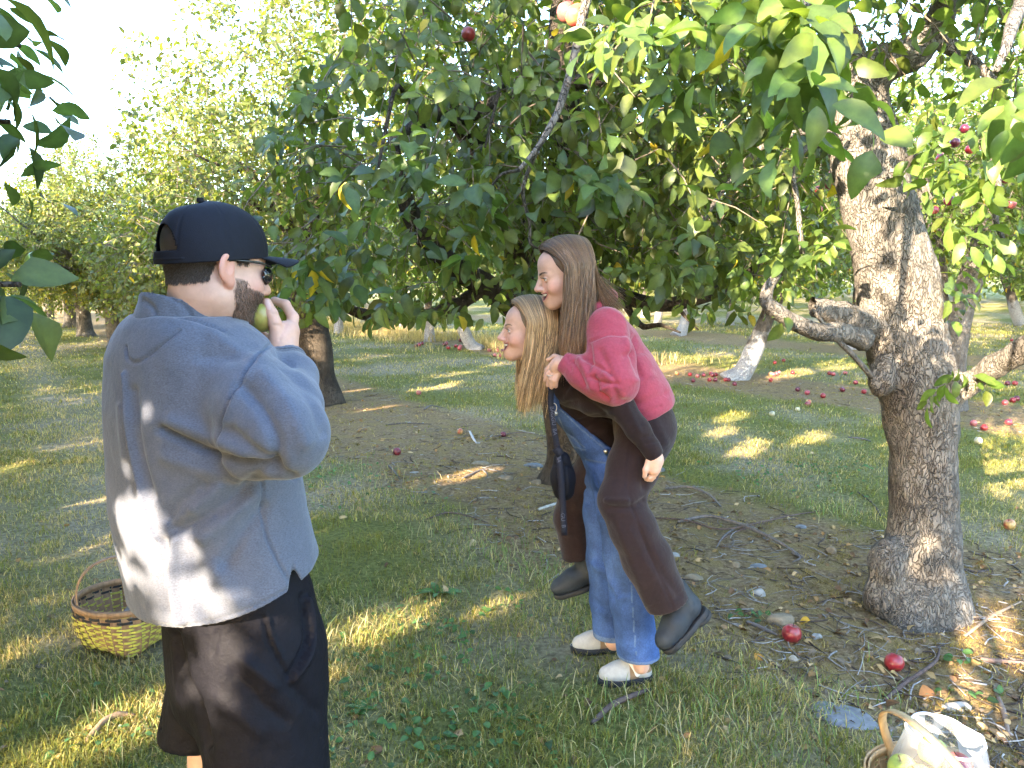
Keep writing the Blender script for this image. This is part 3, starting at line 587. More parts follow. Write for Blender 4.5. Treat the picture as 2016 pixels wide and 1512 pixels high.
# --- shared far trees ---
def proto(seed,base,lean=0.,crh=(1.15,5.5),rad=2.1,n=1500,leaf=.1,hgt=1.35,r0=.2,spr=50):
    q=np.random.default_rng(seed); zc=(crh[0]+crh[1])/2; rz=(crh[1]-crh[0])/2
    e=[((0,0,zc+.3),(rad*.8,rad*.8,rz*.9)),((rad*.35,rad*.2,zc-.5),(rad*.75,rad*.75,rz*.65)),((-rad*.4,.1,zc-.4),(rad*.7,rad*.7,rz*.7)),((.1,-rad*.4,zc-.6),(rad*.75,rad*.65,rz*.55)),((-.2,rad*.35,zc),(rad*.7,rad*.65,rz*.7)),((0,0,crh[0]+.55),(rad*.95,rad*.95,.6))]
    c=crown_parts(q,e,n,9,leaf,base,T3,None,spr,.42,.2,seed,.3,.02)
    tr=[tube([(0,0,-.1),(lean*.3,0,.15),(lean*.7,.05,hgt*.6),(lean,.05,hgt),(lean*1.05,0,hgt+.5)],[r0*1.6,r0*1.1,r0*.9,r0*.9,r0*.7],18,11,.25,seed)]+limbs(q,None,np.array([lean,.05,hgt+.15]),6,rad*.55,1.4,r0*.75,seed)
    return c,join(tr)[:2]
def putproto(pr,xy,label,group,mb):
    c,tr=pr; t=empty('apple_tree',(0,0,0),label,'tree',group)
    mk('trunk',tr[0],tr[1],mb,t); mk('crown',*c[0][:2],M_leaf,t,c[0][2]); mk('twigs',*c[1],M_twig,t); t.location=(xy[0],xy[1],gzp(*xy)); return t
def dup(root,xy,rz,s,label,group=None,mb=None):
    r=root.copy(); COL.objects.link(r); r.location=(xy[0],xy[1],gzp(*xy)); r.rotation_euler=(0,0,rz); r.scale=(s,s,s); r['label']=label
    if group: r['group']=group
    for ch in list(root.children):
        c=ch.copy(); COL.objects.link(c); c.parent=r
        if mb and ch.name.startswith('trunk'):
            c.material_slots[0].link='OBJECT'; c.material_slots[0].material=mb
    return r
pA=putproto(proto(5,BY,.1,(.72,4.65),2.15,2300,.1,1.1),(-5.2,13.9),'apple tree hidden behind the man, tall sunlit leafy shoots above his cap','apple trees of the nearest row',M_bark)
gN='apple trees of the nearest row'
dup(pA,(-8.9,17.3),2.1,.98,'apple tree with pale split trunk just left of the man',gN)
dup(pA,(-11.4,20.6),4.0,1.0,'apple tree with stout dark trunk, second left of the man along the row',gN)
dup(pA,(-13.9,24.2),1.0,1.0,'apple tree third left of the man along the row, its low limb sprawling',gN)
dup(pA,(-17.2,28.6),5.2,.97,'far apple tree near the left picture edge in the receding row',gN)
dup(pA,(-20.5,33),3.0,1.0,'farthest apple tree at the left end of the receding row',gN)
# rows beyond, trunks whitewashed
gF='apple trees with whitewashed trunks in the rows beyond'
pF=putproto(proto(6,(.085,.135,.03),-.0,(1.35,4.2),2.1,1300,.1,1.3,.12),row(9.7,11.0),'apple tree directly behind the women in the second row',gF,M_barkw)
pL=putproto(proto(8,(.085,.135,.03),.75,(1.45,4.2),2.1,1300,.1,1.45,.14),gnd(1438,742)[:2],'apple tree with white leaning trunk on a knobbly foot among fallen red apples',gF,M_barkw)
for (px,py),rz,s,lb,pr in (((942,686),3.0,.9,'apple tree with thin dark trunk leaning left, left of the blonde woman',pL),
   ((846,672),.4,.95,'apple tree with short dark trunk and white burl between man and women',pF),((667,655),1.4,1.,'apple tree with white trunk right beside the dark trunk near the man',pF),((795,648),2.4,1.,'slim white trunked apple tree in the dry grass left of centre',pF),
   ((1295,640),4.2,1.,'white trunked apple tree in dry grass just right of the women',pF),((1437,640),5.,1.,'white forked trunk apple tree in dry grass behind the cut branch',pF),((1232,612),.9,1.,'small white trunked apple tree showing past the pink jacket',pF)):
    p=gnd(px,py); dup(pr,p[:2],rz,s,lb)
b_=gnd(1874,800); Yb=b_[1]
tD=[tube([b_-np.array([0,0,.1]),at(1878,740,Yb),at(1886,650,Yb),at(1912,545,Yb-.1),at(1942,455,Yb-.2),at(1965,380,Yb-.3)],[.2,.135,.13,.135,.14,.09],26,11,.25,91),tube([at(1880,700,Yb),at(1850,620,Yb+.2),at(1842,520,Yb+.3),at(1830,430,Yb+.3),at(1815,330,Yb+.3)],[.1,.12,.12,.12,.07],20,10,.25,92)]
q=np.random.default_rng(93); cD=crown_parts(q,[((b_[0]+.2,Yb,3.4),(2.0,1.9,1.7)),((b_[0]-.8,Yb-.3,2.7),(1.5,1.4,.95)),((b_[0]+1.3,Yb+.2,2.8),(1.4,1.4,.9))],1700,9,.09,(.10,.15,.03),T3,lambda P:(P[:,2]>1.75),40,.42,.15,94,.3,.01)
tree('apple_tree',(b_[0],b_[1]),'apple tree with grey forked trunk partly hidden by the thick scaly trunk',None,cD[0],join(tD)[:2],M_bark,cD[1])
k=0
for n,t_ in ((15.7,1),(15.7,5.5),(15.7,10.2),(15.7,14.5),(15.7,28),(21.7,3),(21.7,8),(21.7,13),(21.7,22),(21.7,26.5),(21.7,31),(27.7,6),(27.7,11),(27.7,16),(27.7,21),(27.7,26),(27.7,31),(27.7,36),(9.7,25),(9.7,29.5),(9.7,34),(15.7,33),(15.7,38)):
    p=row(n,t_); q=np.random.default_rng(200+k); p=p+q.normal(0,.3,2); dup(pF if k%3 else pL,p,q.random()*6.28,(.92 if n<20 else 1.05)+.1*q.random(),'sunlit apple tree crowded among its row far beyond the women','apple trees crowded in the far rows'); k+=1
# a far wood that closes the view
q=np.random.default_rng(41); n=9000; tt=q.uniform(-25,75,n); hh=q.random(n)**.8; nb=q.uniform(33,52,n); P=np.stack([NX[0]*nb+TX[0]*tt,NX[1]*nb+TX[1]*tt,0*tt],-1)
P[:,2]=.2+hh*(9+4*fbm(P,.09,2,3)); P[:,2]+=.4
V,F,C=sprays(P,q.normal(0,.6,P.shape)+np.array([0,0,.3]),8,1.2,q,.42,.7,(.10,.14,.035),T3); tag(mk('wood',V,F,M_leaf,col=C),'sunlit wood closing the view beyond the orchard','wood',kind='stuff')
TL=(np.array([0,.45,1.]),np.array([.14,.5,.10]))
gS='apple trees of the row on the near side'
def keepL(P): return sunny(P)&~infr(P,70)&(np.linalg.norm(P-np.array([0,0,CAMZ]),axis=1)>.8)
for i,(t_,top,nn_) in enumerate(((-10,5.2,1300),(-5.6,5.0,1500),(-1.7,3.6,2000),(2.6,4.9,2800),(5.4,4.9,2300),(8.2,5.0,2100),(11,5.0,2000),(14,5.1,1500),(17.5,5.1,1300),(1.15,4.4,2200),(21,5.6,900),(25,5.6,900),(29,5.6,900))):  # row outside the frame; some trees added and crowns thickened to deepen its shade
    p=row(-2.35,t_); q=np.random.default_rng(300+i); zc=(1.2+top)/2; rz=(top-1.2)/2; X,Yy=p
    e=[((X,Yy,zc+.2),(1.8,1.8,rz)),((X+.9,Yy-.5,zc-.2),(1.5,1.5,rz*.8)),((X-.8,Yy+.7,zc-.1),(1.6,1.6,rz*.85))]
    c=crown_parts(q,e,nn_,9,.125,BG,TL,keepL,0,.62,-.3,60+i,.3,.02,tw=False); cp=[c[0]]
    tr=[tube([(X,Yy,-.1),(X,Yy,.5),(X+.1,Yy,1.2),(X+.1,Yy+.05,1.9)],[.3,.2,.18,.15],14,10,.2,i)]+(limbs(q,None,np.array([X+.1,Yy,1.6]),6,1.5,max(.6,top-3),.13,400+i) if i<3 else [tube([(X+.1,Yy+.05,1.7),(X-.2,Yy-.3,2.6),(X-.5,Yy-.5,3.6),(X-.6,Yy-.6,4.6)],[.13,.1,.06,.02],14,8,.2,i),tube([(X+.1,Yy+.05,1.7),(X+.1,Yy-.8,2.6),(X+.3,Yy-1.2,3.4)],[.1,.07,.03],14,8,.2,i)])
    if i==3:
        s1=np.array(pt((-110,10,1.0),(-20,50,1.5),(0,120,1.6),(-25,175,1.5),(-40,235,1.5),(-50,330,1.6),(-60,130,1.3),(10,70,1.7),(-15,210,1.7),(-90,60,1.2)))
        s2=np.array(pt((-110,500,1.1),(-100,520,1.2),(-85,545,1.2),(-30,530,1.7)))
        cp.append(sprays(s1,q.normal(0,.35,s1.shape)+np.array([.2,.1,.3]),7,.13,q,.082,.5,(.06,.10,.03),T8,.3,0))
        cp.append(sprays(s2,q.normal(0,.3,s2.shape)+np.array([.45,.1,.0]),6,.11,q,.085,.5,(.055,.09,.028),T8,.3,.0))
        for a,b in (((-2.5,1.1,2.4),at(40,90,1.3)),((-2.5,1.1,2.0),at(20,240,1.35)),((-2.2,1.0,1.7),at(40,560,1.05))): tr.append(tube([a,(np.asarray(a)+b)/2+np.array([0,0,-.03]),b],[.02,.01,.004],14,6,.2,9))
    t=tree('apple_tree',(X,Yy),('apple tree off the left edge, its leafy branch tips reaching into the view' if i==3 else 'unseen apple tree added behind the near side row to block low sun'),gS if i!=3 else None,join(cp),join(tr)[:2],M_barkd,c[1])

for i,t_ in enumerate((-4.5,-.5,3.5,7.5,11.5,15.5,19.5,23.5)):  # unseen second row, added to stop low sun passing under the near crowns
    X,Yy=row(-8.3,t_); q=np.random.default_rng(500+i)
    c=crown_parts(q,[((X,Yy,2.6),(2.1,2.1,1.6)),((X+.6,Yy-.6,3.2),(1.7,1.7,1.4))],1500,9,.14,BG,TL,keepL,0,.62,-.3,160+i,.3,.02,tw=False)
    tree('apple_tree',(X,Yy),'unseen apple tree added behind the near side row to block low sun',gS,c[0],tube([(X,Yy,-.1),(X,Yy,.5),(X+.1,Yy,1.2),(X+.1,Yy+.05,2.6)],[.3,.2,.18,.12],14,10,.2,i),M_barkd)
# ---------------- people ----------------
M_skin=mat('skin',attr=True,rough=.5,spec=.35,sss=.12,noise=[(60,3,.93,1.06)],bump=[(400,2,.12,.001)])
M_hair=mat('hair',attr=True,rough=.38,spec=.5,sheen=.1)
M_teeth=mat('teeth',(.78,.75,.70),rough=.25,spec=.5)
M_eye=mat('eye',attr=True,rough=.1,spec=.6)
M_sweat=mat('heather_fleece',attr=True,rough=.95,spec=.1,sheen=.25,noise=[(260,2,.74,1.24,(1,1,2.2)),(25,3,.94,1.06)],bump=[(350,2,.25,.002),(14,3,.35,.012)])
M_navy=mat('navy_twill',(.0045,.005,.0095),rough=.75,spec=.25,noise=[(90,3,.8,1.25)],bump=[(500,1,.3,.0012)])
M_short=mat('black_ripstop',attr=True,rough=.7,spec=.15,noise=[(60,3,.8,1.25)],bump=[(16,4,.5,.012),(420,1,.2,.001)])
M_pink=mat('coral_fleece',attr=True,rough=.95,spec=.08,sheen=.3,noise=[(120,3,.86,1.12)],bump=[(300,2,.3,.002),(22,3,.45,.012)])
M_brown=mat('brown_jersey',(.021,.012,.0125),rough=.85,spec=.15,sheen=.15,noise=[(80,3,.85,1.15)],bump=[(20,3,.45,.010)])
M_denim=mat('denim',attr=True,rough=.85,spec=.15,noise=[(420,2,.75,1.25,(1,1,.4)),(18,4,.72,1.28)],bump=[(500,1,.3,.001),(20,4,.5,.010)])
M_suede=mat('suede',attr=True,rough=.9,spec=.1,noise=[(50,4,.88,1.1)],bump=[(300,2,.2,.001)])
M_boot=mat('waxed_leather',attr=True,rough=.6,spec=.3,noise=[(30,4,.75,1.25)],bump=[(60,3,.25,.004)])
M_lens=mat('dark_lens',(.006,.007,.008),rough=.06,spec=.7)
M_metal=mat('pale_metal',(.6,.58,.52),rough=.3,metal=1.)
M_web=mat('navy_webbing',(.012,.013,.022),rough=.7,spec=.25,bump=[(260,1,.4,.001)])
M_letter=mat('woven_letters',(.085,.09,.12),rough=.8)
SK=np.array([.56,.345,.26]); LIP=np.array([.47,.19,.17])
def ch(S,L_,k=.03,sq=None,op='u'): S.chain([at(*p[:3]) for p in L_],[p[3] for p in L_],k,op,sq)
DY=np.array([0,1.,0])
def frame(f,pitch=0,roll=0):
    f=nrm(np.array([f[0],f[1],0.])); u=np.array([0,0,1.]); l=np.cross(u,f)
    f2=f*math.cos(pitch)+u*math.sin(pitch); u2=-f*math.sin(pitch)+u*math.cos(pitch)
    return np.stack([f2,l*math.cos(roll)+u2*math.sin(roll),u2*math.cos(roll)-l*math.sin(roll)])     # rows: forward, left, up
def head(male,neck,mouth,h=.0026,nr=.052,ear=True):
    S=Sdf((-.13,-.105,-.24),(.15,.105,.14),h)
    S.el((-.012,0,.035),(.094,.075,.080),.0)
    S.el((.022,0,-.02),(.064,.061,.086),.03); S.el((.040,0,.045),(.045,.058,.046),.02)
    for s in (-1,1):
        S.el((.046,s*.041,-.032),(.031,.023,.026),.022)
        S.rc((-.008,s*.049,-.058),(.055,s*.017,-.094),.018 if not male else .021,.016,.03)
        S.rc((.078,s*.008,.014),(.066,s*.042,.012),.009,.008,.016)
    S.el((.066,0,-.093),(.020,.021,.018) if not male else (.023,.026,.020),.02) if not male else S.el((.054,0,-.090),(.022,.025,.020),.02); S.el((.0585 if not male else .0525,0,-.058),(.032,.031,.032),.02)
    S.rc((.084,0,.010),(.107,0,-.031),.0075,.0092,.012); S.el((.104,0,-.033),(.0115,.0095,.009),.008)
    for s in (-1,1): S.el((.094,s*.0105,-.037),(.010,.0075,.0075),.007)
    if mouth:
        for s_ in (-1,1): S.el((.058,s_*.043,-.040),(.018,.012,.014),.012)
        ys=np.linspace(-.036,.036,15); yr=ys/.036; zu=-.0535+.0085*yr**2; zl=-.0655-mouth*2.2+(.0190+mouth*2.2)*yr**2
        def xs(y,z):
            j=int(round((y-S.lo[1])/S.h)); k=int(round((z-S.lo[2])/S.h)); c=S.D[:,j,k]; i=np.where(c<0)[0][-1]; return S.ax[0][i]+S.h*c[i]/(c[i]-c[i+1])
        xm=np.array([xs(y,.5*(u+l)) for y,u,l in zip(ys,zu,zl)]); xm=np.convolve(np.pad(xm,1,'edge'),[.25,.5,.25],'valid')
        tp=1-.6*np.abs(yr)**3; up=np.stack([xm+.0005,ys,zu],1); lo_=np.stack([xm-.0010,ys,zl],1); md=np.stack([xm+.003,ys,.5*(zu+zl)],1)
        S.chain(up,.0036*tp,.004); S.chain(lo_,.0042*tp,.004)
        for t_ in (.25,.5,.75): S.chain(np.stack([xm+.002,ys,zu*t_+zl*(1-t_)],1),np.maximum((zu-zl)*.30,.0007),.0015,'s')
        global TEETH; TEETH=(np.stack([xm-.0062,ys,zu-.0040],1)[1:-1],(.0047*(1-.5*np.abs(yr)**2))[1:-1])
    else:
        S.rc((.082,-.016,-.058),(.082,.016,-.058),.006,.006,.008); S.rc((.078,-.014,-.069),(.078,.014,-.069),.006,.006,.008)
    for s in (-1,1):
        S.el((.089,s*.032,-.002),(.016,.019,.012),.012,'s'); S.el((.071,s*.031,-.001),(.0145,.015,.0135),.003)
        S.el((.084,s*.033,-.002),(.012,.013,.0026),.002,'s')
        if ear:
            y=s*.073; Re=np.array(Matrix.Rotation(-s*.35,3,'Z'))
            S.el((-.018,y+s*.009,-.006),(.0195,.0065,.027),.005,'u',Re); S.el((-.014,y+s*.0150,-.001),(.0115,.0060,.0165),.003,'s',Re); S.el((-.006,y+s*.004,-.030),(.009,.0055,.011),.006,'u',Re)
    S.rc((-.022,0,-.05),neck,nr,nr*1.08,.035)
    V,F=S.mesh(); V=smoothv(V,F,1,.4); n=fbm(V,40,2)
    C=np.tile(SK,(len(V),1)); bl=np.exp(-(((V[:,0]-.060)/.03)**2+((V[:,2]+.034)/.024)**2))[:,None]*(np.abs(V[:,1:2])>.012)
    C=C*(1-bl*.22*np.array([0.,.75,.7])); nt_=np.exp(-(((V[:,0]-.112)/.018)**2+((V[:,2]+.033)/.018)**2))[:,None]; C=C*(1-nt_*np.array([0,.10,.08]))
    if ear: e_=((np.abs(V[:,1])>.074)&(V[:,0]<.012)&(V[:,0]>-.04)&(np.abs(V[:,2])<.045))[:,None]; C=np.where(e_,C*np.array([1,.78,.74]),C)
    if mouth:
        dd=lambda L_:np.min(np.linalg.norm(V[:,None]-spline(L_,40)[None],axis=2),axis=1) if len(V)<1 else np.min(np.stack([np.linalg.norm(V-p,axis=1) for p in spline(L_,40)]),0)
        lp=np.minimum(dd(up),dd(lo_))<.0047; C[lp]=LIP
        xv=np.interp(V[:,1],ys,xm); inn=(np.abs(V[:,1])<.034)&(V[:,0]<xv-.0012)&(V[:,0]>xv-.02)&(V[:,2]<np.interp(V[:,1],ys,zu))&(V[:,2]>np.interp(V[:,1],ys,zl)); C[inn]=np.array([.07,.015,.015])
    br=np.zeros(len(V),bool)
    for s in (-1,1):
        t=(np.abs(V[:,1])-.010)/.040; zz=.0165+.006*np.sin(np.clip(t,0,1)*2.4); br|=(t>0)&(t<1)&(np.abs(V[:,2]-zz)<.0034*(1.15-t*.7))&(V[:,0]>.04)
    return V,F,C,br
def eyes(parent,Hc,Rf,iris):
    for s in (-1,1):
        S=Sdf((.05,-.02,-.02),(.09,.02,.02),.0016); S.el((.0705,0,0),(.0138,.0138,.0138),0); V,F=S.mesh(); d=np.linalg.norm(V[:,1:],axis=1)
        C=np.where((d<.0025)[:,None],(.005,.005,.005),np.where((d<.006)[:,None],iris,(.62,.60,.58))); V=V+np.array([0,s*.031,-.001])
        mk('eye',V@Rf+Hc,F,M_eye,parent,C)
    p=[]
    for s in (-1,1): p.append((*tube([(.0805,s*.018,.0012),(.0862,s*.030,.0042),(.0790,s*.046,.0008)],[.0007,.0014,.0011],10,5),(.012,.008,.007)))
    for s in (-1,1):
        for k in range(9): y=.020+.003*k; p.append((*tube([(.0862-.0003*(k-4)**2,s*y,.0035),(.092-.0003*(k-4)**2,s*(y+.0012*(k-3)),.0050),(.096-.0003*(k-4)**2,s*(y+.002*(k-3)),.0085)],[.0006,.0005,.0002],5,3),(.012,.008,.007)))
    for pp in ([p[0]]+p[2:11],[p[1]]+p[11:]): V,F,C=join(pp); mk('eyelashes',V@Rf+Hc,F,M_hair,parent,C)
def strands(Ls,rad,cols,n=12,s=3):
    p=[]
    for L_,r,c in zip(Ls,rad,cols):
        V,F=tube(L_,[r*.8,r,r,r*.8,r*.15],n,s); c=np.asarray(c); k=len(V)
        if c.ndim==2:
            w_=np.linspace(0,1,n); cc=np.stack([np.interp(w_,np.linspace(0,1,len(c)),c[:,i]) for i in range(3)],1); cc=np.vstack([np.repeat(cc,s,0),cc[:1],cc[-1:]])
        else: cc=np.tile(c,(k,1))
        p.append((V,F,cc))
    return join(p)
def rotY(a): return np.array([[math.cos(a),-math.sin(a)],[math.sin(a),math.cos(a)]])
# ======== the man ========
Hc=at(426,524,1.50); fm=np.array([math.cos(R(46)),math.sin(R(46)),0]); Rm_=frame(fm,R(-9)); Rc=frame(fm,R(2))
man=empty('person',(-.62,1.52,0),'man in a grey fleece sweatshirt and black cap biting an apple','man')
hv,hf,hcol,hbr=head(True,tuple(Rm_@(at(384,660,1.515)-Hc)),0,.0024,.060)
q=np.random.default_rng(51); hcol[hbr]=np.array([.10,.06,.04])
bd=(hv[:,2]<-.018-.55*(np.clip(.062-hv[:,0],-.02,.05)-.0)*-.35)&(hv[:,0]>.012+.10*np.abs(hv[:,2]+.06))&(hv[:,2]>-.125)&(hv[:,2]<-.034-.12*(hv[:,0]-.02))|((hv[:,0]>.005)&(hv[:,0]<.032)&(hv[:,2]<.0)&(hv[:,2]>-.07)&(np.abs(hv[:,1])>.045))
nk=~((hv[:,0]>.082)&(np.abs(hv[:,1])<.016)&(hv[:,2]>-.073)&(hv[:,2]<-.056)); bd&=(fbm(hv,90,2,4)*.5+np.minimum(np.minimum((hv[:,0]-.010)/.02,(-.026-.12*(hv[:,0]-.02)-hv[:,2])/.02),1.)>.05); bd&=nk&~((hv[:,0]>.085)&(hv[:,2]>-.045))
hcol[bd]=hcol[bd]*.42+np.array([.13,.075,.048])*.58
hr=(np.abs(hv[:,1])<np.where(hv[:,0]>-.052,.0685,.08))&(hv[:,0]<-.032+.25*np.clip(hv[:,2],-.05,.1))&(hv[:,2]>-.050+.25*(hv[:,0]+.1))&(hv[:,2]<.012); hcol[(hv[:,2]>.01)&(np.abs(hv[:,1])<.0745)&(hv[:,0]<.02)]=np.array([.03,.022,.018]); hr|=(hv[:,0]<.030)&(hv[:,0]>.004)&(hv[:,2]>.006)&(np.abs(hv[:,1])>.05)&(np.abs(hv[:,1])<.074)&(hv[:,2]<.05)  # head under the cap painted near black, as shade inside its rear opening
hcol[hr]=np.array([.075,.052,.040])
body=[(hv@Rm_+Hc,hf,hcol)]
hn=vnormals(hv,hf)
def fuzz(mask,n,L_,down,r,cols,parent,name,Rf,H,v,nn,qq,back=0.):
    I=qq.choice(np.where(mask)[0],n); Ls=[];rs=[];cs=[]
    for i in I:
        p=v[i]+qq.normal(0,.0012,3); d=nn[i]*.55+np.array([-.25*back,0,-down])+qq.normal(0,.28,3); d=d/np.linalg.norm(d)*L_*(.6+.7*qq.random())
        Ls.append([p-d*.1,p+d*.5,p+d+np.array([0,0,-.25*L_*down])]); rs.append(r); cs.append(np.array(cols[qq.integers(len(cols))])*(.75+.5*qq.random()))
    V,F,C=strands(Ls,rs,cs,4,3); return mk(name,V@Rf+H,F,M_hair,parent,C)
# hand with the apple, forearm
S=Sdf(at(480,720,1.45)-.03,at(610,570,1.68)+.03,.0022)
ch(S,[(562,716,1.545,.027),(556,690,1.555,.026)],.02); ch(S,[(556,690,1.552,.026),(562,655,1.562,.024)],.02); ch(S,[(556,688,1.56,.022),(573,652,1.572,.015)],.015); ch(S,[(548,690,1.55,.020),(548,664,1.542,.017)],.014)
ch(S,[(547,668,1.540,.0155),(541,636,1.536,.0125),(535,618,1.536,.0115),(526,596,1.542,.0095)],.006)
ch(S,[(574,655,1.572,.0125),(577,625,1.585,.0110),(562,600,1.60,.0098),(540,592,1.605,.0085)],.006)
ch(S,[(566,664,1.575,.0125),(556,676,1.60,.0108),(528,668,1.605,.0098),(506,650,1.59,.0088)],.005)
ch(S,[(560,672,1.57,.012),(546,684,1.588,.0105),(524,678,1.585,.0095),(508,664,1.572,.0085)],.005)
ch(S,[(555,682,1.563,.0115),(540,692,1.57,.0095),(522,688,1.565,.0085),(512,677,1.556,.0075)],.005)
V,F=S.mesh(); V=smoothv(V,F,1,.4); P2,_=proj(V); C=np.tile(SK*np.array([1.02,.97,.95]),(len(V),1)); nl=(sdist(P2,[(525,593),(529,605)])<5)&(V[:,1]<1.537); C[nl]=np.array([.62,.40,.34])
C*= (1-.16*np.clip(np.exp(-(sdist(P2,[(536,616),(546,617)])/2.5)**2)+np.exp(-(sdist(P2,[(538,638),(550,640)])/2.5)**2),0,1))[:,None]
V=folds(V,F,[([(536,617),(548,617)],2.2,-.0008),([(538,639),(552,641)],2.5,-.0008),([(550,668),(562,640)],4,-.0012),([(560,690),(572,664)],4,-.0008)])
body.append((V,F,C))
rg=tube([at(509,668,1.562)+np.array([.0098*math.cos(a),.004*math.sin(a),.0098*math.sin(a)]) for a in np.linspace(0,6.28,14)],[.0013,.0013],24,6)
# left arm, legs (partly out of frame)
S=Sdf((-1.1,1.15,-.02),(-.2,2.0,1.6),.011)
ch(S,[(388,640,1.515,.055),(385,700,1.52,.09),(400,900,1.52,.105),(440,1080,1.52,.095),(478,1270,1.52,.085)],.03); ch(S,[(440,735,1.46,.05),(528,798,1.37,.042),(572,860,1.31,.036),(578,800,1.40,.034),(562,720,1.54,.026)],.02); S.chain([(-.69,1.62,1.40),(-.72,1.80,1.15),(-.71,1.85,.95)],[.05,.04,.03],.02)
zk=.49
rl=at(530,1560,1.43); ll=at(400,1480,1.60)
for p,fx in ((rl,.06),(ll,.05)):
    a=np.array([p[0],p[1],.70]); S.rc(at(478,1270,1.52),a,.075,.05,.02); kn=np.array([p[0]+.02,p[1]+.02,.50]); an=np.array([p[0]-.01,p[1],.11]); S.rc(a,kn,.05,.054,.03); S.rc(kn,kn+np.array([-.01,-.01,-.13]),.056,.060,.03); S.rc(kn+np.array([-.01,-.01,-.13]),an,.058,.038,.03); S.rc(an,an+np.array([.02,.02,-.06]),.04,.035,.02)
hx_=np.array([-.71,1.85,.80]); S.rc(hx_+np.array([0,0,.2]),hx_,.04,.03,.02); S.el(hx_-np.array([0,0,.07]),(.03,.04,.07),.02)
V,F=S.mesh(); body.append((V,F,np.tile(SK,(len(V),1))))
V,F,C=join(body); mk('body',V,F,M_skin,man,C)
tag(mk('ring',*rg,M_metal,man),None)
bm_=np.where(bd,1,0)
fuzz(bd,5200,.0070,.8,.00036,[(.16,.095,.06),(.23,.14,.09),(.10,.062,.04)],man,'beard',Rm_,Hc,hv,hn,q)
fuzz(hr,6500,.0055,.9,.0004,[(.065,.045,.035),(.10,.075,.058),(.05,.035,.028)],man,'hair',Rm_,Hc,hv,hn,q,.5)
# cap
th=np.linspace(0,2*math.pi,193)[:-1]; rows=[]; kk=60
def capv(u,t,o=0.):   # u 0 at the rim .. 1 at the crown
    a=u*math.pi/2; f_=np.cos(t)
    rx=.106+.004*f_; ry=.086; top=.109
    e=math.cos(a)**.72; z=math.sin(a)**1.05
    x=-.010+(rx+o)*np.cos(t)*e+.016*np.clip(f_,0,1)*math.sin(2*a)*.6-.010*z**3; y=(ry+o)*np.sin(t)*e; zz=.014+.004*f_+(top+o)*z
    return np.stack([x,y,zz],-1)
for k in range(kk): rows.append(capv(k/kk,th))
V=np.concatenate(rows+[capv(1.,th[:1])]); n=192; i=np.arange(kk-1)[:,None]*n; j=np.arange(n)[None]; F=np.stack([i+j,i+(j+1)%n,i+n+(j+1)%n,i+n+j],-1).reshape(-1,4)
Fc=np.stack([(kk-1)*n+np.arange(n),(kk-1)*n+(np.arange(n)+1)%n,np.full(n,kk*n)],-1)
ce=V[F].mean(1); ang=np.abs(np.arctan2(ce[:,1],-(ce[:,0]+.01))); hole=(ang<.50)&(ce[:,2]>.034)&(ce[:,2]<.034+.050*np.sqrt(np.clip(1-(ang/.50)**2,0,1)))
F=F[~hole]
dn=np.zeros(len(V)); 
for s in range(6): a0=s*math.pi/3+math.pi/6; at_=np.arctan2(V[:,1],V[:,0]+.01); d=np.abs((at_-a0+math.pi)%(2*math.pi)-math.pi)*.09; dn+=np.exp(-(d/.0022)**2)*.0012*(V[:,2]>.03)
V=V-nrm(V-np.array([-.01,0,.02]))*dn[:,None]
cp=mk('cap',V@Rc+Hc+np.array([0,0,-.004]),[F,Fc],M_navy,man); md=cp.modifiers.new('thick','SOLIDIFY'); md.thickness=.002
V,F=tube([(0,0,-.004),(0,0,.004)],[.007,.006],6,12); V=V+capv(1.,np.zeros(1))[0]+np.array([0,0,.001]); mk('button',V@Rc+Hc+np.array([0,0,-.004]),F,M_navy,cp)
# brim
nu,nv=15,28; uu_=np.linspace(0,1,nu)[:,None]; tt_=np.linspace(-.9,.9,nv)[None]
e0=capv(0.,tt_)[0]; x=e0[...,0]+uu_*(.070*np.cos(tt_*.86)**.8); y=e0[...,1]*(1+.0*uu_); z=e0[...,2]-.001-uu_*.003-.20*uu_*(np.abs(y)**2/.08)*.9-.006*uu_**2
B1=np.stack([x,y,z],-1).reshape(-1,3); i=np.arange(nu-1)[:,None]*nv; j=np.arange(nv-1)[None]; Fb=np.stack([i+j,i+j+1,i+nv+j+1,i+nv+j],-1).reshape(-1,4)
o=mk('brim',B1@Rc+Hc+np.array([0,0,-.004]),Fb,M_navy,cp); md=o.modifiers.new('thick','SOLIDIFY'); md.thickness=.004; md=o.modifiers.new('round','BEVEL'); md.width=.0015; md.segments=2
V,F=tube([capv(0.02,np.array([t]),-.0035)[0]+np.array([0,0,.006]) for t in np.linspace(math.pi-.75,math.pi+.75,9)],[.0045,.0045],20,6); mk('strap',V@Rc+Hc+np.array([0,0,-.004]),F,M_navy,cp)
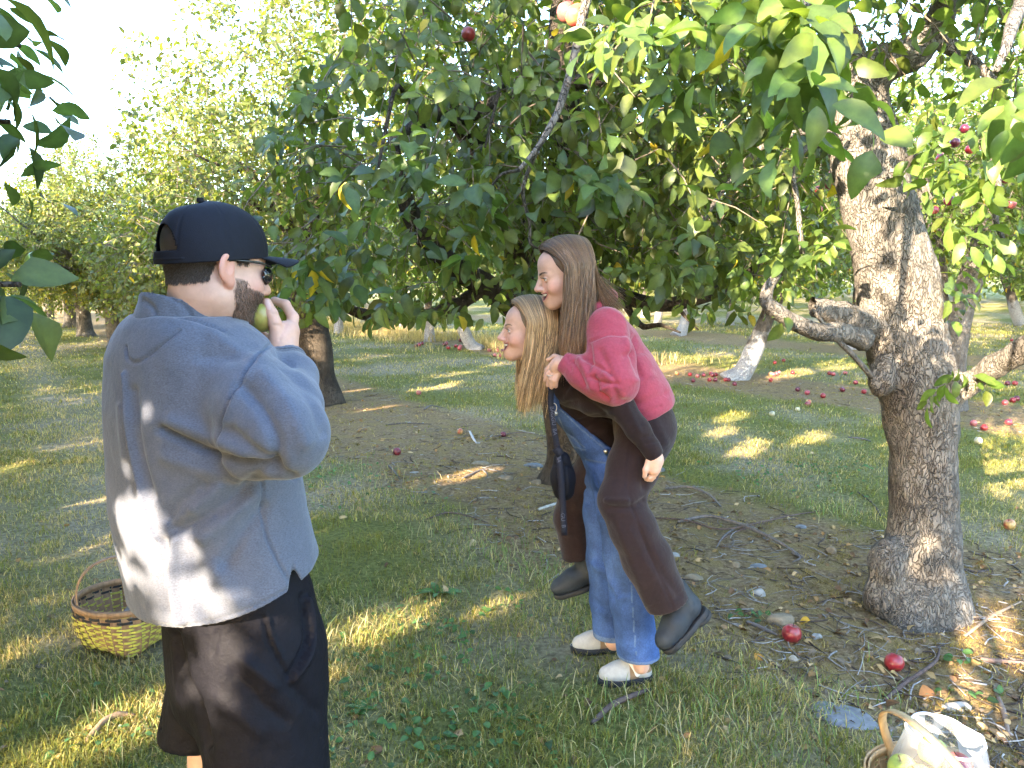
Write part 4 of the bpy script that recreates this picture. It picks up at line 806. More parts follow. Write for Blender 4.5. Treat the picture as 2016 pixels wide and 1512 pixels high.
# sunglasses
sgp=[]
for s in (-1,1):
    S=Sdf((.05,-.075,-.04),(.12,.075,.03),.002); S.el((.064,s*.033,-.006),(.034,.034,.0235),0); S.el((.057,s*.032,-.006),(.0345,.034,.03),.0,'s'); S.plane((.060,0,0),(-1,0,.0)); V,F=S.mesh(); sgp.append((V,F))
sg=mk('sunglasses',*[z for z in [np.concatenate([sgp[0][0],sgp[1][0]])@Rm_+Hc,np.concatenate([sgp[0][1],sgp[1][1]+len(sgp[0][0])])]],M_lens,man)
for s in (-1,1):
    V,F=tube([(.082,s*.058,.012),(.055,s*.073,.014),(.02,s*.080,.012),(-.012,s*.081,.008),(-.025,s*.079,-.004)],[.003,.0028,.0024,.0024,.002],20,6); mk('temple_arm',V@Rm_+Hc,F,M_lens,sg)
V,F=tube([(.103,-.008,.004),(.107,0,.007),(.103,.008,.004)],[.003,.003],8,6); mk('bridge',V@Rm_+Hc,F,M_lens,sg)
# sweatshirt
ga=R(52); cg_,sg_=math.cos(ga),math.sin(ga)   # forward=(cg,sg), right=(sg,-cg)
def rloft(S,lv,k=.02,op='u',grow=0.,e=2.2,pad=.02):
    pts=[(at(c,y,Y),a,b) for y,c,Y,a,b in lv]; z=np.array([p[0][2] for p in pts]); o=np.argsort(z); z=z[o]
    cx=np.array([p[0][0] for p in pts])[o]; cyy=np.array([p[0][1] for p in pts])[o]; a=np.array([p[1] for p in pts])[o]+grow; b=np.array([p[2] for p in pts])[o]+grow
    m=a.max()+k*1.5+pad; sl,g=S.sub([cx.min()-m,cyy.min()-m,z[0]-.05],[cx.max()+m,cyy.max()+m,z[-1]+.05]); zz=g[0,0,:,2]; it=lambda q:np.interp(zz,z,q)
    X=g[...,0]-it(cx); Yv=g[...,1]-it(cyy); u=np.abs(X*sg_-Yv*cg_)/it(a); v=np.abs(X*cg_+Yv*sg_)/it(b); d=((u**e+v**e)**(1/e)-1)*np.minimum(it(a),it(b)); d=np.maximum(d,np.maximum(z[0]-zz,zz-z[-1])); S.put(sl,d,k,op)
lv=[(618,362,1.50,.11,.088),(640,366,1.51,.155,.108),(665,371,1.515,.182,.122),(700,375,1.52,.205,.135),(740,382,1.52,.216,.142),(800,388,1.52,.226,.150),(900,398,1.52,.230,.154),(1000,408,1.52,.238,.162),(1080,427,1.52,.243,.165),(1150,445,1.52,.248,.169),(1280,474,1.52,.255,.174)]
zh=at(340,1247,1.335)[2]
S=Sdf((-1.02,1.0,zh-.03),(-.25,2.0,1.62),.0041)
rloft(S,lv,.03)
ch(S,[(462,728,1.44,.072),(516,800,1.36,.078),(560,860,1.30,.066)],.03); ch(S,[(560,860,1.30,.066),(576,802,1.38,.052),(580,742,1.49,.043),(561,707,1.55,.036)],.02); ch(S,[(566,852,1.30,.066),(505,880,1.33,.06)],.03)
S.chain([(-.72,1.68,1.40),(-.72,1.80,1.15),(-.71,1.84,.98)],[.085,.075,.05],.03)
ch(S,[(566,712,1.54,.040),(560,702,1.548,.037)],.004)
rloft(S,[(l[0],l[1],l[2],l[3]-.012,l[4]-.012) for l in lv if l[0]>1050],.0,'s'); hA=at(340,1242,1.335); hB=at(642,1098,1.47); hd=hB-hA; hp=np.array([-hd[1],hd[0],0]); S.plane(hA,-np.cross(hd,hp)/np.linalg.norm(np.cross(hd,hp)),.004)
for Yq in np.arange(1.24,1.46,.012): ch(S,[(573,1106,Yq,.001),(586,1172,Yq,.017)],.0,None,'s')
pw_=at(558,698,1.55); ax=nrm(at(556,690,1.555)-at(562,712,1.54)); sl_,g=S.sub(pw_-np.array([.055,.055,.02]),pw_+np.array([.055,.06,.06])); S.put(sl_,(g-pw_)@ax,0,'i')
# stand collar
cbk=at(290,575,1.44); 
S2=Sdf((-.85,1.3,1.3),(-.4,1.75,1.66),.0045)
cl=[(545,372,1.50,.080,.086),(590,372,1.503,.085,.09),(618,372,1.51,.095,.1),(650,376,1.52,.12,.112)]
rloft(S2,cl,0,'u',0,2.); rloft(S2,cl,0,'s',-.010,2.); 
pb=at(283,571,1.42); pf=at(462,640,1.58); pn=np.cross(pf-pb,np.array([sg_,-cg_,0])); pn=pn if pn[2]>0 else -pn; S2.plane(pb,pn); 
V2,F2=S2.mesh(); V2=smoothv(V2,F2,2)
V,F=S.mesh(); V=smoothv(V,F,3)
st=[([(560,655),(505,703),(460,765),(437,825),(432,872)],3.2,-.006),([(556,668),(510,712),(468,770),(446,830)],7,.003),
 ([(247,683),(250,703),(262,713),(282,706),(318,678),(352,650)],2.6,-.004),([(246,735),(256,850),(276,950),(300,1040),(325,1100),(336,1150)],4,.007),([(262,770),(275,880),(300,980)],9,-.006),([(238,800),(246,900)],8,.004),
 ([(318,845),(365,868),(430,895),(500,918),(545,932)],8,-.014),([(340,830),(420,862),(480,890)],14,.007),([(330,900),(400,925),(470,940)],16,.006),
 ([(505,940),(455,985),(400,1020),(345,1045)],12,-.010),([(500,975),(450,1020),(400,1060)],14,.008),([(520,1000),(480,1050),(445,1110)],12,-.008),([(400,955),(360,985),(330,1020)],12,-.008),([(430,960),(380,1005)],9,.005),
 ([(345,1060),(340,1120),(345,1180),(355,1225)],10,.009),([(318,1070),(322,1130),(330,1200)],12,-.008),([(375,1100),(385,1160),(400,1210)],16,-.006),([(420,1120),(460,1180)],18,.006),
 ([(517,945),(522,1040),(545,1100),(573,1148)],2.6,-.004),([(298,1226),(350,1234),(420,1222),(500,1195),(574,1158)],2.4,-.0045),([(594,1146),(640,1116)],2.2,-.004),
 ([(480,760),(520,810),(545,870),(540,915)],14,-.010),([(520,740),(570,800),(600,870)],18,.008),([(560,720),(610,780),(640,850)],14,-.006),([(455,850),(500,890),(550,920)],12,-.008),([(590,735),(630,790)],9,.005),
 ([(540,700),(575,720)],5,-.005),([(460,905),(520,925),(580,940)],7,-.008),([(268,622),(330,620),(390,632),(440,652)],3,-.004),([(500,690),(450,700),(400,700)],14,-.005),([(420,660),(470,690),(520,700)],12,.005)]
V=folds(V,F,st); N_=vnormals(V,F); V=V+N_*(.003*fbm(V,9,2,7)+.0012*fbm(V,28,2,8))[:,None]
C=np.tile(np.array([.090,.100,.130]),(len(V),1)); P2,_=proj(V)
tw_=(V-pw_)@ax; rw_=np.linalg.norm(V-pw_-tw_[:,None]*ax,axis=1); C[(rw_<.055)&(((tw_<-.011)&(tw_>-.0155))|((tw_<-.020)&(tw_>-.0245)))]=np.array([.03,.035,.05])
sw=mk('sweatshirt',V,F,M_sweat,man,C)
V2=folds(V2,F2,[([(283,592),(300,605),(305,620)],5,-.004),([(330,580),(360,600),(380,630)],6,-.004),([(400,592),(420,625)],5,.003),([(288,578),(340,580),(400,598),(452,636)],2,-.002)])
mk('collar',V2,F2,M_sweat,sw,np.tile(np.array([.090,.100,.130]),(len(V2),1)))
# shorts
S=Sdf((-1.0,1.15,.45),(-.25,1.95,1.15),.007)
rloft(S,[(1070,440,1.52,.18,.122),(1150,462,1.52,.19,.128),(1250,478,1.52,.195,.135),(1330,482,1.52,.195,.135),(1400,482,1.52,.18,.12)],.02)
rl0=at(515,1290,1.46); S.rc(rl0,np.array([rl[0],rl[1],.55]),.118,.124,.03); S.rc(at(436,1290,1.60),np.array([ll[0],ll[1],.55]),.10,.104,.015)
zs=at(385,1490,1.50)[2]; S.plane((0,0,zs),(0,0,-1)); S.rc((rl[0],rl[1],zs-.05),(rl[0],rl[1],zs+.03),.095,.095,0,'s'); S.rc((ll[0],ll[1],zs-.05),(ll[0],ll[1],zs+.03),.078,.078,0,'s')
V,F=S.mesh(); V=smoothv(V,F,2)
V=folds(V,F,[([(518,1215),(528,1255),(545,1295),(568,1332)],3,-.006),([(526,1215),(538,1258),(556,1300)],5,.004),([(598,1175),(604,1230),(606,1262),(590,1300),(570,1334)],5,-.012),([(606,1180),(614,1240),(608,1290),(575,1340)],7,.010),
 ([(345,1250),(365,1330),(395,1400),(410,1470)],7,-.012),([(430,1240),(420,1290)],4,-.004),([(480,1300),(540,1350)],12,.006),([(460,1330),(520,1390),(560,1420)],14,-.006),([(440,1380),(510,1440)],14,.005),([(575,1350),(620,1400)],12,-.006),([(340,1262),(352,1380)],4,.004)])
V=V+vnormals(V,F)*(.003*fbm(V,11,3,17))[:,None]
sh=mk('shorts',V,F,M_short,man,np.tile(np.array([.0042,.0042,.0075]),(len(V),1)))
# shoes
def shoe(parent,p,f,L_=.28,col=(.05,.05,.055),name='shoe'):
    Rf=frame(f); S=Sdf((-.1,-.06,-.005),(L_-.06,.06,.13),.005); S.rc((-.05,0,.035),(L_-.13,0,.03),.036,.042,.02); S.rc((-.04,0,.04),(-.03,0,.10),.036,.04,.02); S.plane((0,0,.0),(0,0,-1)); V,F=S.mesh()
    return mk(name,V@Rf+p,F,M_boot,parent,np.tile(np.array(col),(len(V),1)))
for p in (rl,ll): shoe(man,np.array([p[0]-.0,p[1],gzp(p[0],p[1])]),fm)
# ======== the two women ========
M_cocoa=mat('cocoa_jersey',(.017,.0100,.0105),rough=.85,spec=.15,sheen=.12,noise=[(80,3,.85,1.15)],bump=[(20,3,.45,.010)])
def curtain(q,n,part_x,H,Rf,ends,front,back,cols,near=1,zc=.035,rx=.098,ry=.082,rz=.086,fr=(0,1),wav=.0022):
    """long straight strands: part line -> round the side of the head -> fall to an end curve given in the world"""
    Ls=[];rs=[];cs=[]
    for i in range(n):
        t=fr[0]+(fr[1]-fr[0])*q.random(); s=near if q.random()<.72 else -near
        x0=part_x[0]+(part_x[1]-part_x[0])*t; sx=front+(back-front)*t**.9; pts=[]; lay=q.random()*.018+.002
        for ph in (.04,.35,.75,1.15,1.5,1.8):
            w_=min(ph/1.5,1.); x=x0+(sx-x0)*w_**1.5; e=math.sqrt(max(.05,1-((x+.012)/(rx+.012))**2))
            pts.append(np.array([x,s*(ry+lay)*math.sin(min(ph,1.57))*(.55+.45*e)+s*.004,zc+(rz+lay)*math.cos(ph)*(.35+.65*e)]))
        W=[p@Rf+H for p in pts]; en=ends(t,s,q); a=W[-1]
        for u in (.3,.6,.85,1.): dv=en-a; uh=u**1.7; W.append(a+np.array([dv[0]*uh,dv[1]*(u if u<.5 else uh),dv[2]*u])+np.array([q.normal(0,wav),q.normal(0,wav),0]))
        Ls.append(W); rs.append(.00135*(.6+.8*q.random())); k=.65+.7*q.random(); c=cols[q.integers(len(cols))]; cs.append(np.array(c)*k)
    cs=[c*np.array([1.42,1.28,1.1]) for c in cs]
    return strands(Ls,rs,cs,17,3)
q=np.random.default_rng(61)
# --- the woman who carries ---
Hb=at(1040,652,2.93); Rb=frame((-.985,-.17,0),R(4))
wb=empty('person',(.48,2.93,0),'blonde woman in blue denim overalls and brown top carrying her friend piggyback','woman')
nb_=tuple(Rb@(at(1085,745,2.95)-Hb)); hv,hf,hc,br=head(False,nb_,.0068,.0026,.046,False); hc[br]=np.array([.17,.11,.07])
body=[(hv@Rb+Hb,hf,hc)]
# hands
def hand(S,Pw,Pk,fing,thumb,r=.0085):
    S.rc(at(*Pw),at(*Pk),.021,.022,.012,'u'); 
    for f in fing: ch(S,[(*p,r*(1-.12*i)) for i,p in enumerate(f)],.005)
    ch(S,[(*p,r*1.05*(1-.1*i)) for i,p in enumerate(thumb)],.006)
S=Sdf(at(1255,960,2.50)-.02,at(1330,860,2.75)+.03,.003)
ch(S,[(1286,890,2.578,.026),(1290,905,2.578,.026),(1287,922,2.578,.025)],.015)
for i,(x0,y0,x1,y1) in enumerate(((1292,920,1278,944),(1288,926,1275,947),(1284,930,1272,946),(1280,930,1270,940))): ch(S,[(x0,y0,2.578+.014*i,.0105),(x0-2,y0+13,2.5785+.014*i,.0095),(x1,y1-3,2.578+.014*i,.008)],.004)
ch(S,[(1277,908,2.568,.011),(1271,925,2.563,.0095),(1269,938,2.568,.008)],.006)
V,F=S.mesh(); body.append((V,F,np.tile(SK*1.05,(len(V),1))))
S=Sdf((.05,2.45,.0),(.9,3.35,1.45),.009)     # trunk, arms and legs under the clothes
ch(S,[(1130,790,2.95,.085),(1165,850,2.95,.080),(1195,890,2.95,.086),(1210,930,2.95,.08)],.03,(DY,1.3)); ch(S,[(1090,745,2.95,.045),(1130,785,2.95,.07)],.03)
for a in ([(1215,940,2.88,.068),(1225,1060,2.87,.06),(1240,1160,2.87,.05),(1262,1310,2.87,.034)],[(1192,940,3.02,.068),(1190,1060,3.03,.06),(1195,1150,3.04,.05),(1208,1265,3.05,.034)],[(1128,770,3.06,.045),(1215,800,3.14,.035),(1270,890,3.12,.026)],[(1128,770,2.83,.045),(1225,798,2.62,.036),(1286,892,2.576,.024)]): ch(S,a,.02)
V,F=S.mesh(); body.append((V,F,np.tile(SK,(len(V),1)))); V,F,C=join(body); mk('body',V,F,M_skin,wb,C)
eyes(wb,Hb,Rb,(.10,.16,.20))
S=Sdf((.03,-.035,-.09),(.1,.035,-.04),.0015); S.chain(*TEETH,0); V,F=S.mesh(); mk('teeth',V@Rb+Hb,F,M_teeth,wb)
# brown top
S=Sdf((.1,2.45,.75),(.75,3.3,1.35),.0055)
ch(S,[(1122,772,2.95,.088),(1140,795,2.95,.096),(1170,845,2.95,.090),(1186,868,2.95,.090)],.03,(DY,1.35)); ch(S,[(1098,752,2.90,.05),(1098,752,3.0,.05)],.03); S.rc(at(1120,762,2.83),at(1120,762,3.07),.062,.062,.03)
S.plane(at(1158,897,2.95),nrm(np.array([.55,0,-.85])))
ch(S,[(1124,768,2.82,.060),(1170,790,2.72,.052),(1222,800,2.62,.046),(1256,846,2.585,.040),(1283,885,2.575,.034)],.02)
ch(S,[(1279,878,2.575,.036),(1288,894,2.575,.033)],.004)
S.chain([at(1124,768,3.08),at(1215,800,3.15),at(1268,886,3.12)],[.058,.047,.034],.02)
S.plane(at(1291,899,2.575),nrm(at(1288,894,2.575)-at(1256,846,2.575)))
V,F=S.mesh(); V=smoothv(V,F,2); V=folds(V,F,[([(1100,800),(1150,790),(1190,815)],6,-.006),([(1120,840),(1160,850),(1200,840)],7,.006),([(1140,830),(1175,820),(1205,825)],5,-.006),([(1110,790),(1130,760)],5,.004),([(1235,800),(1260,850)],5,.004),([(1265,862),(1285,858)],3,-.004),([(1272,874),(1294,868)],3,-.004),([(1160,860),(1190,868)],4,-.005)])
mk('top',V,F,M_cocoa,wb)
# overalls
S=Sdf((.1,2.6,.05),(.72,3.3,1.3),.0055)
S.chain([at(1122,772,2.95),at(1140,795,2.95),at(1172,850,2.95),at(1196,892,2.95)],[.094,.104,.098,.098],.03,'u',(DY,1.36))
S.plane(at(1091,786,2.95),nrm(np.array([.62,0,.78]))); 
S.plane(at(1078,796,2.95),nrm(np.array([-.75,0,.66])))
ch(S,[(1196,902,2.95,.094),(1212,940,2.95,.104)],.02,(DY,1.35))
ch(S,[(1214,935,2.87,.092),(1218,1000,2.865,.082),(1228,1090,2.865,.076),(1242,1180,2.86,.080),(1258,1300,2.86,.084)],.03)
ch(S,[(1188,940,3.03,.088),(1186,1010,3.03,.074),(1190,1100,3.03,.070),(1196,1180,3.04,.070),(1202,1262,3.05,.072)],.03)
pl=at(1258,1291,2.86); sl_,g=S.sub([pl[0]-.12,pl[1]-.12,S.lo[2]],[pl[0]+.12,pl[1]+.085,pl[2]+.05]); S.put(sl_,(pl[2]-g[...,2]),0,'i')
pl2=at(1202,1252,3.05); sl_,g=S.sub([pl2[0]-.12,pl2[1]-.07,S.lo[2]],[pl2[0]+.12,pl2[1]+.12,pl2[2]+.0]); S.put(sl_,(pl2[2]-g[...,2]),0,'i')
S.rc(pl-np.array([0,0,.05]),pl+np.array([0,0,.05]),.070,.066,0,'s'); S.rc(pl2-np.array([0,0,.05]),pl2+np.array([0,0,.05]),.058,.055,0,'s')
V,F=S.mesh(); V=smoothv(V,F,2); V=folds(V,F,[([(1150,905),(1175,915),(1205,905)],3,-.003),([(1150,960),(1200,980)],6,-.006),([(1160,1000),(1170,1080),(1180,1150)],8,.006),([(1185,1000),(1200,1100),(1210,1180)],6,-.010),([(1170,1110),(1195,1130),(1215,1165)],7,.008),([(1210,1180),(1240,1175)],6,.006),([(1205,1150),(1225,1200),(1230,1280)],7,.006),([(1240,1120),(1250,1200),(1255,1285)],2.2,-.003),([(1165,1180),(1190,1200)],6,-.005),([(1110,850),(1130,862),(1146,885)],3,-.003),([(1170,935),(1180,960),(1200,965)],2.5,-.004)])
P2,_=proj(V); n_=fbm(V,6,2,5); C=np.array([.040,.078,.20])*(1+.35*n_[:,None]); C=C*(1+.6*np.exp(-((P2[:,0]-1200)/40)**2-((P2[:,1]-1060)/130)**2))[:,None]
for L_ in ([(1092,795),(1140,842),(1196,888)],[(1240,1120),(1252,1290)],[(1108,848),(1128,862),(1150,880)],[(1100,822),(1112,850),(1130,880),(1152,886)],[(1152,905),(1200,912)]): C[sdist(P2,L_)<1.1]=np.array([.10,.15,.26])
hemw=(np.abs(V[:,2]-pl[2])<.014)|((np.abs(V[:,2]-pl2[2])<.014)&(V[:,1]>2.96)); C[hemw]=np.array([.11,.16,.28])
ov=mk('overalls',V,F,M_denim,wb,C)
def ribbon(pts,wd,th,n=24,side=None):
    P=spline(pts,n); T=nrm(np.gradient(P,axis=0)); Sd=np.tile(nrm(side),(n,1)); Nn=nrm(np.cross(T,Sd)); Sd=np.cross(Nn,T); a=wd/2;b=th/2
    V=np.stack([P-Sd*a-Nn*b,P+Sd*a-Nn*b,P+Sd*a+Nn*b,P-Sd*a+Nn*b],1).reshape(-1,3); i=np.arange(n-1)[:,None]*4; j=np.arange(4)[None]; k=(j+1)%4
    F=np.stack([i+j,i+k,i+4+k,i+4+j],-1).reshape(-1,4); return V,[np.vstack([F,[[3,2,1,0],[4*n-4,4*n-3,4*n-2,4*n-1]]])]
for dy in (0,.2):
    V,F=ribbon([at(1096,806,2.79+dy),at(1090,780,2.80+dy),at(1087,756,2.82+dy),at(1096,730,2.84+dy),at(1122,726,2.86+dy),at(1160,745,2.87+dy)],.030,.005,30,(.9,.1,.45)); P2,_=proj(V); mk('strap',V,F,M_denim,ov,np.tile([.04,.075,.18],(len(V),1)))
for a in ((1094,814,2.785),(1193,889,2.80)):
    V,F=tube([at(*a)+np.array([0,-.006,0]),at(*a)+np.array([0,.006,0])],[.0085,.0085],5,14); mk('button',V,F,M_metal,ov)
V,F=join([tube([at(1090+6*math.cos(t)*1.0,803+9*math.sin(t),2.783) for t in np.linspace(0,6.28,16)],[.0016,.0016],24,5)+((1,1,1),)])[:2]; mk('buckle',V,F,M_metal,ov)
V,F=join([(*tube([at(1106+2*i*0,846,2.785),at(1150,882,2.785)],[.0012,.0012],8,4),(1,1,1))])[:2]
# side skin gap is the body itself; hair
eb=lambda t,s,q:(at(1020+62*t+q.normal(0,3.5),782+q.normal(0,20)-60*(t>.75)*q.random()-20*t,2.93-s*.085+q.normal(0,.015)) if q.random()<.93 else at(1016+30*q.random(),765+q.normal(0,25),2.93-s*.09))
S=Sdf((-.16,-.12,-.36),(.1,.12,.15),.005); S.el((-.014,0,.037),(.098,.081,.085),0); S.el((.085,0,-.035),(.082,.12,.108),.01,'s')
for s in (-1,1): S.chain([(-.03,s*.066,.0),(-.02,s*.072,-.09),(-.0,s*.070,-.22),(.005,s*.065,-.29)],[.018,.014,.010,.005],.02); S.chain([(-.075,s*.03,-.0),(-.07,s*.045,-.10),(-.045,s*.05,-.2)],[.030,.022,.012],.02)
V,F=S.mesh(); n_=fbm(V*np.array([1,1,.12]),70,2,3); hb=mk('hair',V@Rb+Hb,F,M_hair,wb,np.array([.13,.09,.052])*(1+.5*n_[:,None]))
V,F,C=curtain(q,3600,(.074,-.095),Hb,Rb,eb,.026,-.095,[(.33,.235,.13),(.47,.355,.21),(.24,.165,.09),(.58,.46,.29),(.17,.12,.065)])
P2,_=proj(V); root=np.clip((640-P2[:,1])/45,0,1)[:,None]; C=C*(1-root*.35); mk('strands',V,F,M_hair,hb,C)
# clogs, socks
def clog(px,py,ang,nm,f=(-1,0)):
    g=gnd(px,py); g[2]=gzp(g[0],g[1])+.004; Rf=frame((-math.cos(ang),-math.sin(ang),0)); S=Sdf((-.10,-.06,-.01),(.17,.06,.12),.0032)
    S.chain([(-.055,0,.040),(.0,0,.04),(.055,.004,.040),(.095,.006,.036)],[.034,.034,.041,.034],.02); S.rc((.02,0,.05),(-.005,0,.085),.036,.030,.03)
    S.rc((-.03,0,.085),(-.02,0,.16),.030,.030,0,'s'); S.plane((0,0,.024),(0,0,-1)); S.plane((-.045,0,.078),nrm(np.array([-.25,0,1.])))
    V,F=S.mesh(); V=smoothv(V,F,1); C=np.tile([.42,.40,.37],(len(V),1))
    bnd=(V[:,0]<.012)&(V[:,0]>-.028+.0*V[:,2]); bnd|=(V[:,0]<-.03)&(V[:,2]>.048)&(V[:,2]<.074); C[bnd]=np.array([.26,.165,.095]); t=empty('shoe',(0,0,0)); t.parent=wb; COL.objects.unlink(t); bpy.data.objects.remove(t)
    o=mk('shoe',V@Rf+g,F,M_suede,wb,C)
    S=Sdf((-.11,-.065,-.005),(.18,.065,.04),.0032); S.chain([(-.055,0,.014),(.0,0,.014),(.055,.004,.014),(.097,.006,.016)],[.038,.037,.045,.040],.02); S.plane((0,0,.001),(0,0,-1)); S.plane((0,0,.027),(0,0,1)); V,F=S.mesh()
    mk('sole',V@Rf+g,F,M_boot,o,np.tile([.03,.03,.032],(len(V),1)))
    ws=[]
    for a in np.linspace(0,6.28,64):
        c=np.array([.022+.112*math.cos(a),.040*math.sin(a)*(1.08 if math.cos(a)>0 else .9),.0265]); d=np.array([-math.sin(a),math.cos(a)*.4,0])*.0022; ws.append((*tube([c-d,c+d],[.0009,.0009],2,4),(1,1,1)))
    V,F,_=join(ws); mk('welt_stitching',V@Rf+g,F,M_teeth,o)
    V,F=join([(*tube([(-.004+.012*math.cos(t),-.0385,.056+.011*math.sin(t)) for t in np.linspace(0,6.28,14)],[.0018,.0018],20,5),(1,1,1))])[:2]; V=V@np.array(Matrix.Rotation(0,3,'Z')); mk('buckle',V@Rf+g,F,M_metal,o)
    S=Sdf((-.08,-.05,.03),(.06,.05,.2),.004); S.rc((-.012,0,.05),(-.020,0,.17),.041,.040,.01); V,F=S.mesh(); mk('sock',V@Rf+g,F,M_teeth,wb)
clog(1240,1340,R(6),'n'); clog(1184,1280,R(2),'f')
# --- the woman on her back ---
wr=empty('person',(.55,2.82,.4),'brown haired woman in a coral pink fleece and brown trousers riding piggyback','woman')
Hr=at(1110,541,2.80); Rr=frame((-.975,-.22,0),R(-11)); nr_=tuple(Rr@(at(1165,632,2.83)-Hr))
hv,hf,hc,br=head(False,nr_,.0045,.0026,.045,False); hc[br]=np.array([.075,.045,.03]); body=[(hv@Rr+Hr,hf,hc)]
S=Sdf(at(1070,775,2.60)-.02,at(1140,690,2.90)+.02,.0028)
ch(S,[(1122,718,2.68,.025),(1104,716,2.70,.025),(1096,724,2.71,.024)],.015)
for i,(a,b,c) in enumerate((((1092,712,2.725),(1078,728,2.745),(1074,748,2.75)),((1092,720,2.715),(1080,738,2.725),(1079,758,2.735)),((1096,728,2.705),(1086,746,2.71),(1086,762,2.72)),((1102,732,2.70),(1094,748,2.70),(1094,760,2.71)))): ch(S,[(*a,.0118),(*b,.0105),(*c,.0085)],.0035)
ch(S,[(1106,706,2.72,.011),(1092,702,2.75,.010),(1080,708,2.765,.0085)],.006)
V,F=S.mesh(); body.append((V,F,np.tile(SK*1.05,(len(V),1))))
S=Sdf((.15,2.45,.3),(.8,3.3,1.55),.009)
ch(S,[(1165,625,2.83,.05),(1195,670,2.83,.085),(1235,740,2.83,.085),(1265,815,2.83,.085)],.03,(DY,1.2))
for a in ([(1268,850,2.80,.07),(1222,985,2.66,.05),(1268,1090,2.64,.045),(1308,1160,2.64,.034)],[(1235,850,2.95,.085),(1140,965,3.10,.06),(1125,1030,3.13,.05),(1132,1075,3.13,.034)],[(1195,645,2.70,.05),(1212,760,2.60,.04),(1122,719,2.68,.026)],[(1180,640,2.96,.05),(1150,735,3.08,.04),(1092,728,3.04,.026),(1080,745,3.02,.022)]): ch(S,a,.02)
V,F=S.mesh(); body.append((V,F,np.tile(SK,(len(V),1)))); V,F,C=join(body); mk('body',V,F,M_skin,wr,C); eyes(wr,Hr,Rr,(.09,.055,.03))
S=Sdf((.03,-.035,-.09),(.1,.035,-.04),.0015); S.chain(*TEETH,0); V,F=S.mesh(); mk('teeth',V@Rr+Hr,F,M_teeth,wr)
V,F=tube([at(1083,739,2.705)+np.array([.0115*math.cos(a),.0115*math.sin(a),0]) for a in np.linspace(0,6.28,14)],[.0012,.0012],20,5); mk('ring',V,F,M_metal,wr)
# jacket
S=Sdf((.13,2.4,.95),(.75,3.3,1.62),.0052)
ch(S,[(1182,642,2.83,.070),(1205,680,2.83,.096),(1232,730,2.83,.104),(1258,780,2.83,.112),(1268,800,2.83,.114)],.03,(DY,1.45))
ch(S,[(1196,640,2.70,.062),(1196,640,2.96,.062)],.03)
ch(S,[(1192,652,2.71,.072),(1204,705,2.64,.078),(1210,752,2.60,.078)],.03); ch(S,[(1210,752,2.60,.078),(1180,748,2.62,.064),(1148,734,2.65,.054),(1122,719,2.68,.040)],.03)
S.chain([at(1185,650,2.95),at(1165,735,3.06),at(1100,730,3.05)],[.07,.062,.036],.03)
ch(S,[(1118,717,2.68,.041),(1110,713,2.69,.038)],.004)
S.plane(at(1268,812,2.83),nrm(np.array([.42,0,-.9])),.004); S.plane(at(1107,712,2.69),nrm(at(1108,712,2.69)-at(1148,734,2.66)))
V,F=S.mesh(); V=smoothv(V,F,2); V=folds(V,F,[([(1160,672),(1200,658),(1240,664)],2.5,-.005),([(1160,680),(1163,710),(1158,730)],4,-.006),([(1180,690),(1205,740),(1215,780)],7,-.006),([(1250,665),(1247,700),(1262,740)],6,-.010),([(1225,640),(1240,690)],7,.006),([(1150,705),(1175,720),(1200,735)],4,-.008),([(1160,742),(1185,752),(1215,756)],4,-.010),([(1128,712),(1140,735),(1150,760)],4,-.008),([(1140,708),(1155,735),(1165,765)],5,.006),([(1170,740),(1180,770),(1196,785)],4,-.009),([(1190,735),(1215,762)],5,.007),([(1180,770),(1200,760)],4,.006),([(1215,790),(1260,795),(1310,775)],8,-.007),([(1250,750),(1280,740)],8,.006),([(1230,700),(1270,690)],6,-.006),([(1118,702),(1124,728)],3,-.005),([(1255,820),(1300,800)],3,-.003),([(1200,610),(1225,625),(1245,660)],5,.004)])
V=V+vnormals(V,F)*(.003*fbm(V,14,2,27))[:,None]
jk=mk('jacket',V,F,M_pink,wr,np.tile([.30,.05,.075],(len(V),1)))
S=Sdf((.2,2.6,1.35),(.55,3.1,1.68),.005); P_=[at(1150,640,2.74),at(1172,612,2.76),at(1200,588,2.82),at(1196,585,2.88),at(1160,615,2.93)]; S.chain([p for p in spline(P_,12)],[.026]*12,.0); V,F=S.mesh(); V=V+vnormals(V,F)*(.005*fbm(V,22,2,5))[:,None]; mk('collar',V,F,M_pink,jk,np.tile([.30,.05,.075],(len(V),1)))
# trousers
S=Sdf((.1,2.4,.3),(.85,3.3,1.2),.006)
ch(S,[(1258,790,2.83,.098),(1268,835,2.83,.110),(1266,860,2.83,.104)],.03,(DY,1.4))
ch(S,[(1272,850,2.76,.102),(1246,920,2.70,.090),(1222,985,2.64,.077)],.03); ch(S,[(1222,985,2.64,.077),(1246,1040,2.63,.080),(1274,1100,2.64,.086),(1316,1190,2.64,.080)],.03)
ch(S,[(1235,850,2.95,.09),(1180,910,3.04,.08),(1135,965,3.10,.072),(1124,1020,3.13,.070),(1136,1100,3.13,.062)],.03)
S.plane(at(1316,1188,2.64),nrm(at(1316,1188,2.64)-at(1290,1130,2.64)),0) 
hd_=nrm(at(1136,1100,3.13)-at(1124,1020,3.13)); ph_=at(1136,1098,3.13); sl_,g=S.sub([.1,2.95,.3],[.45,3.3,.75]); S.put(sl_,(g-ph_)@hd_,0,'i')
S.rc(at(1306,1168,2.64),at(1326,1210,2.64),.070,.068,0,'s'); S.rc(ph_-hd_*.02,ph_+hd_*.05,.05,.05,0,'s')
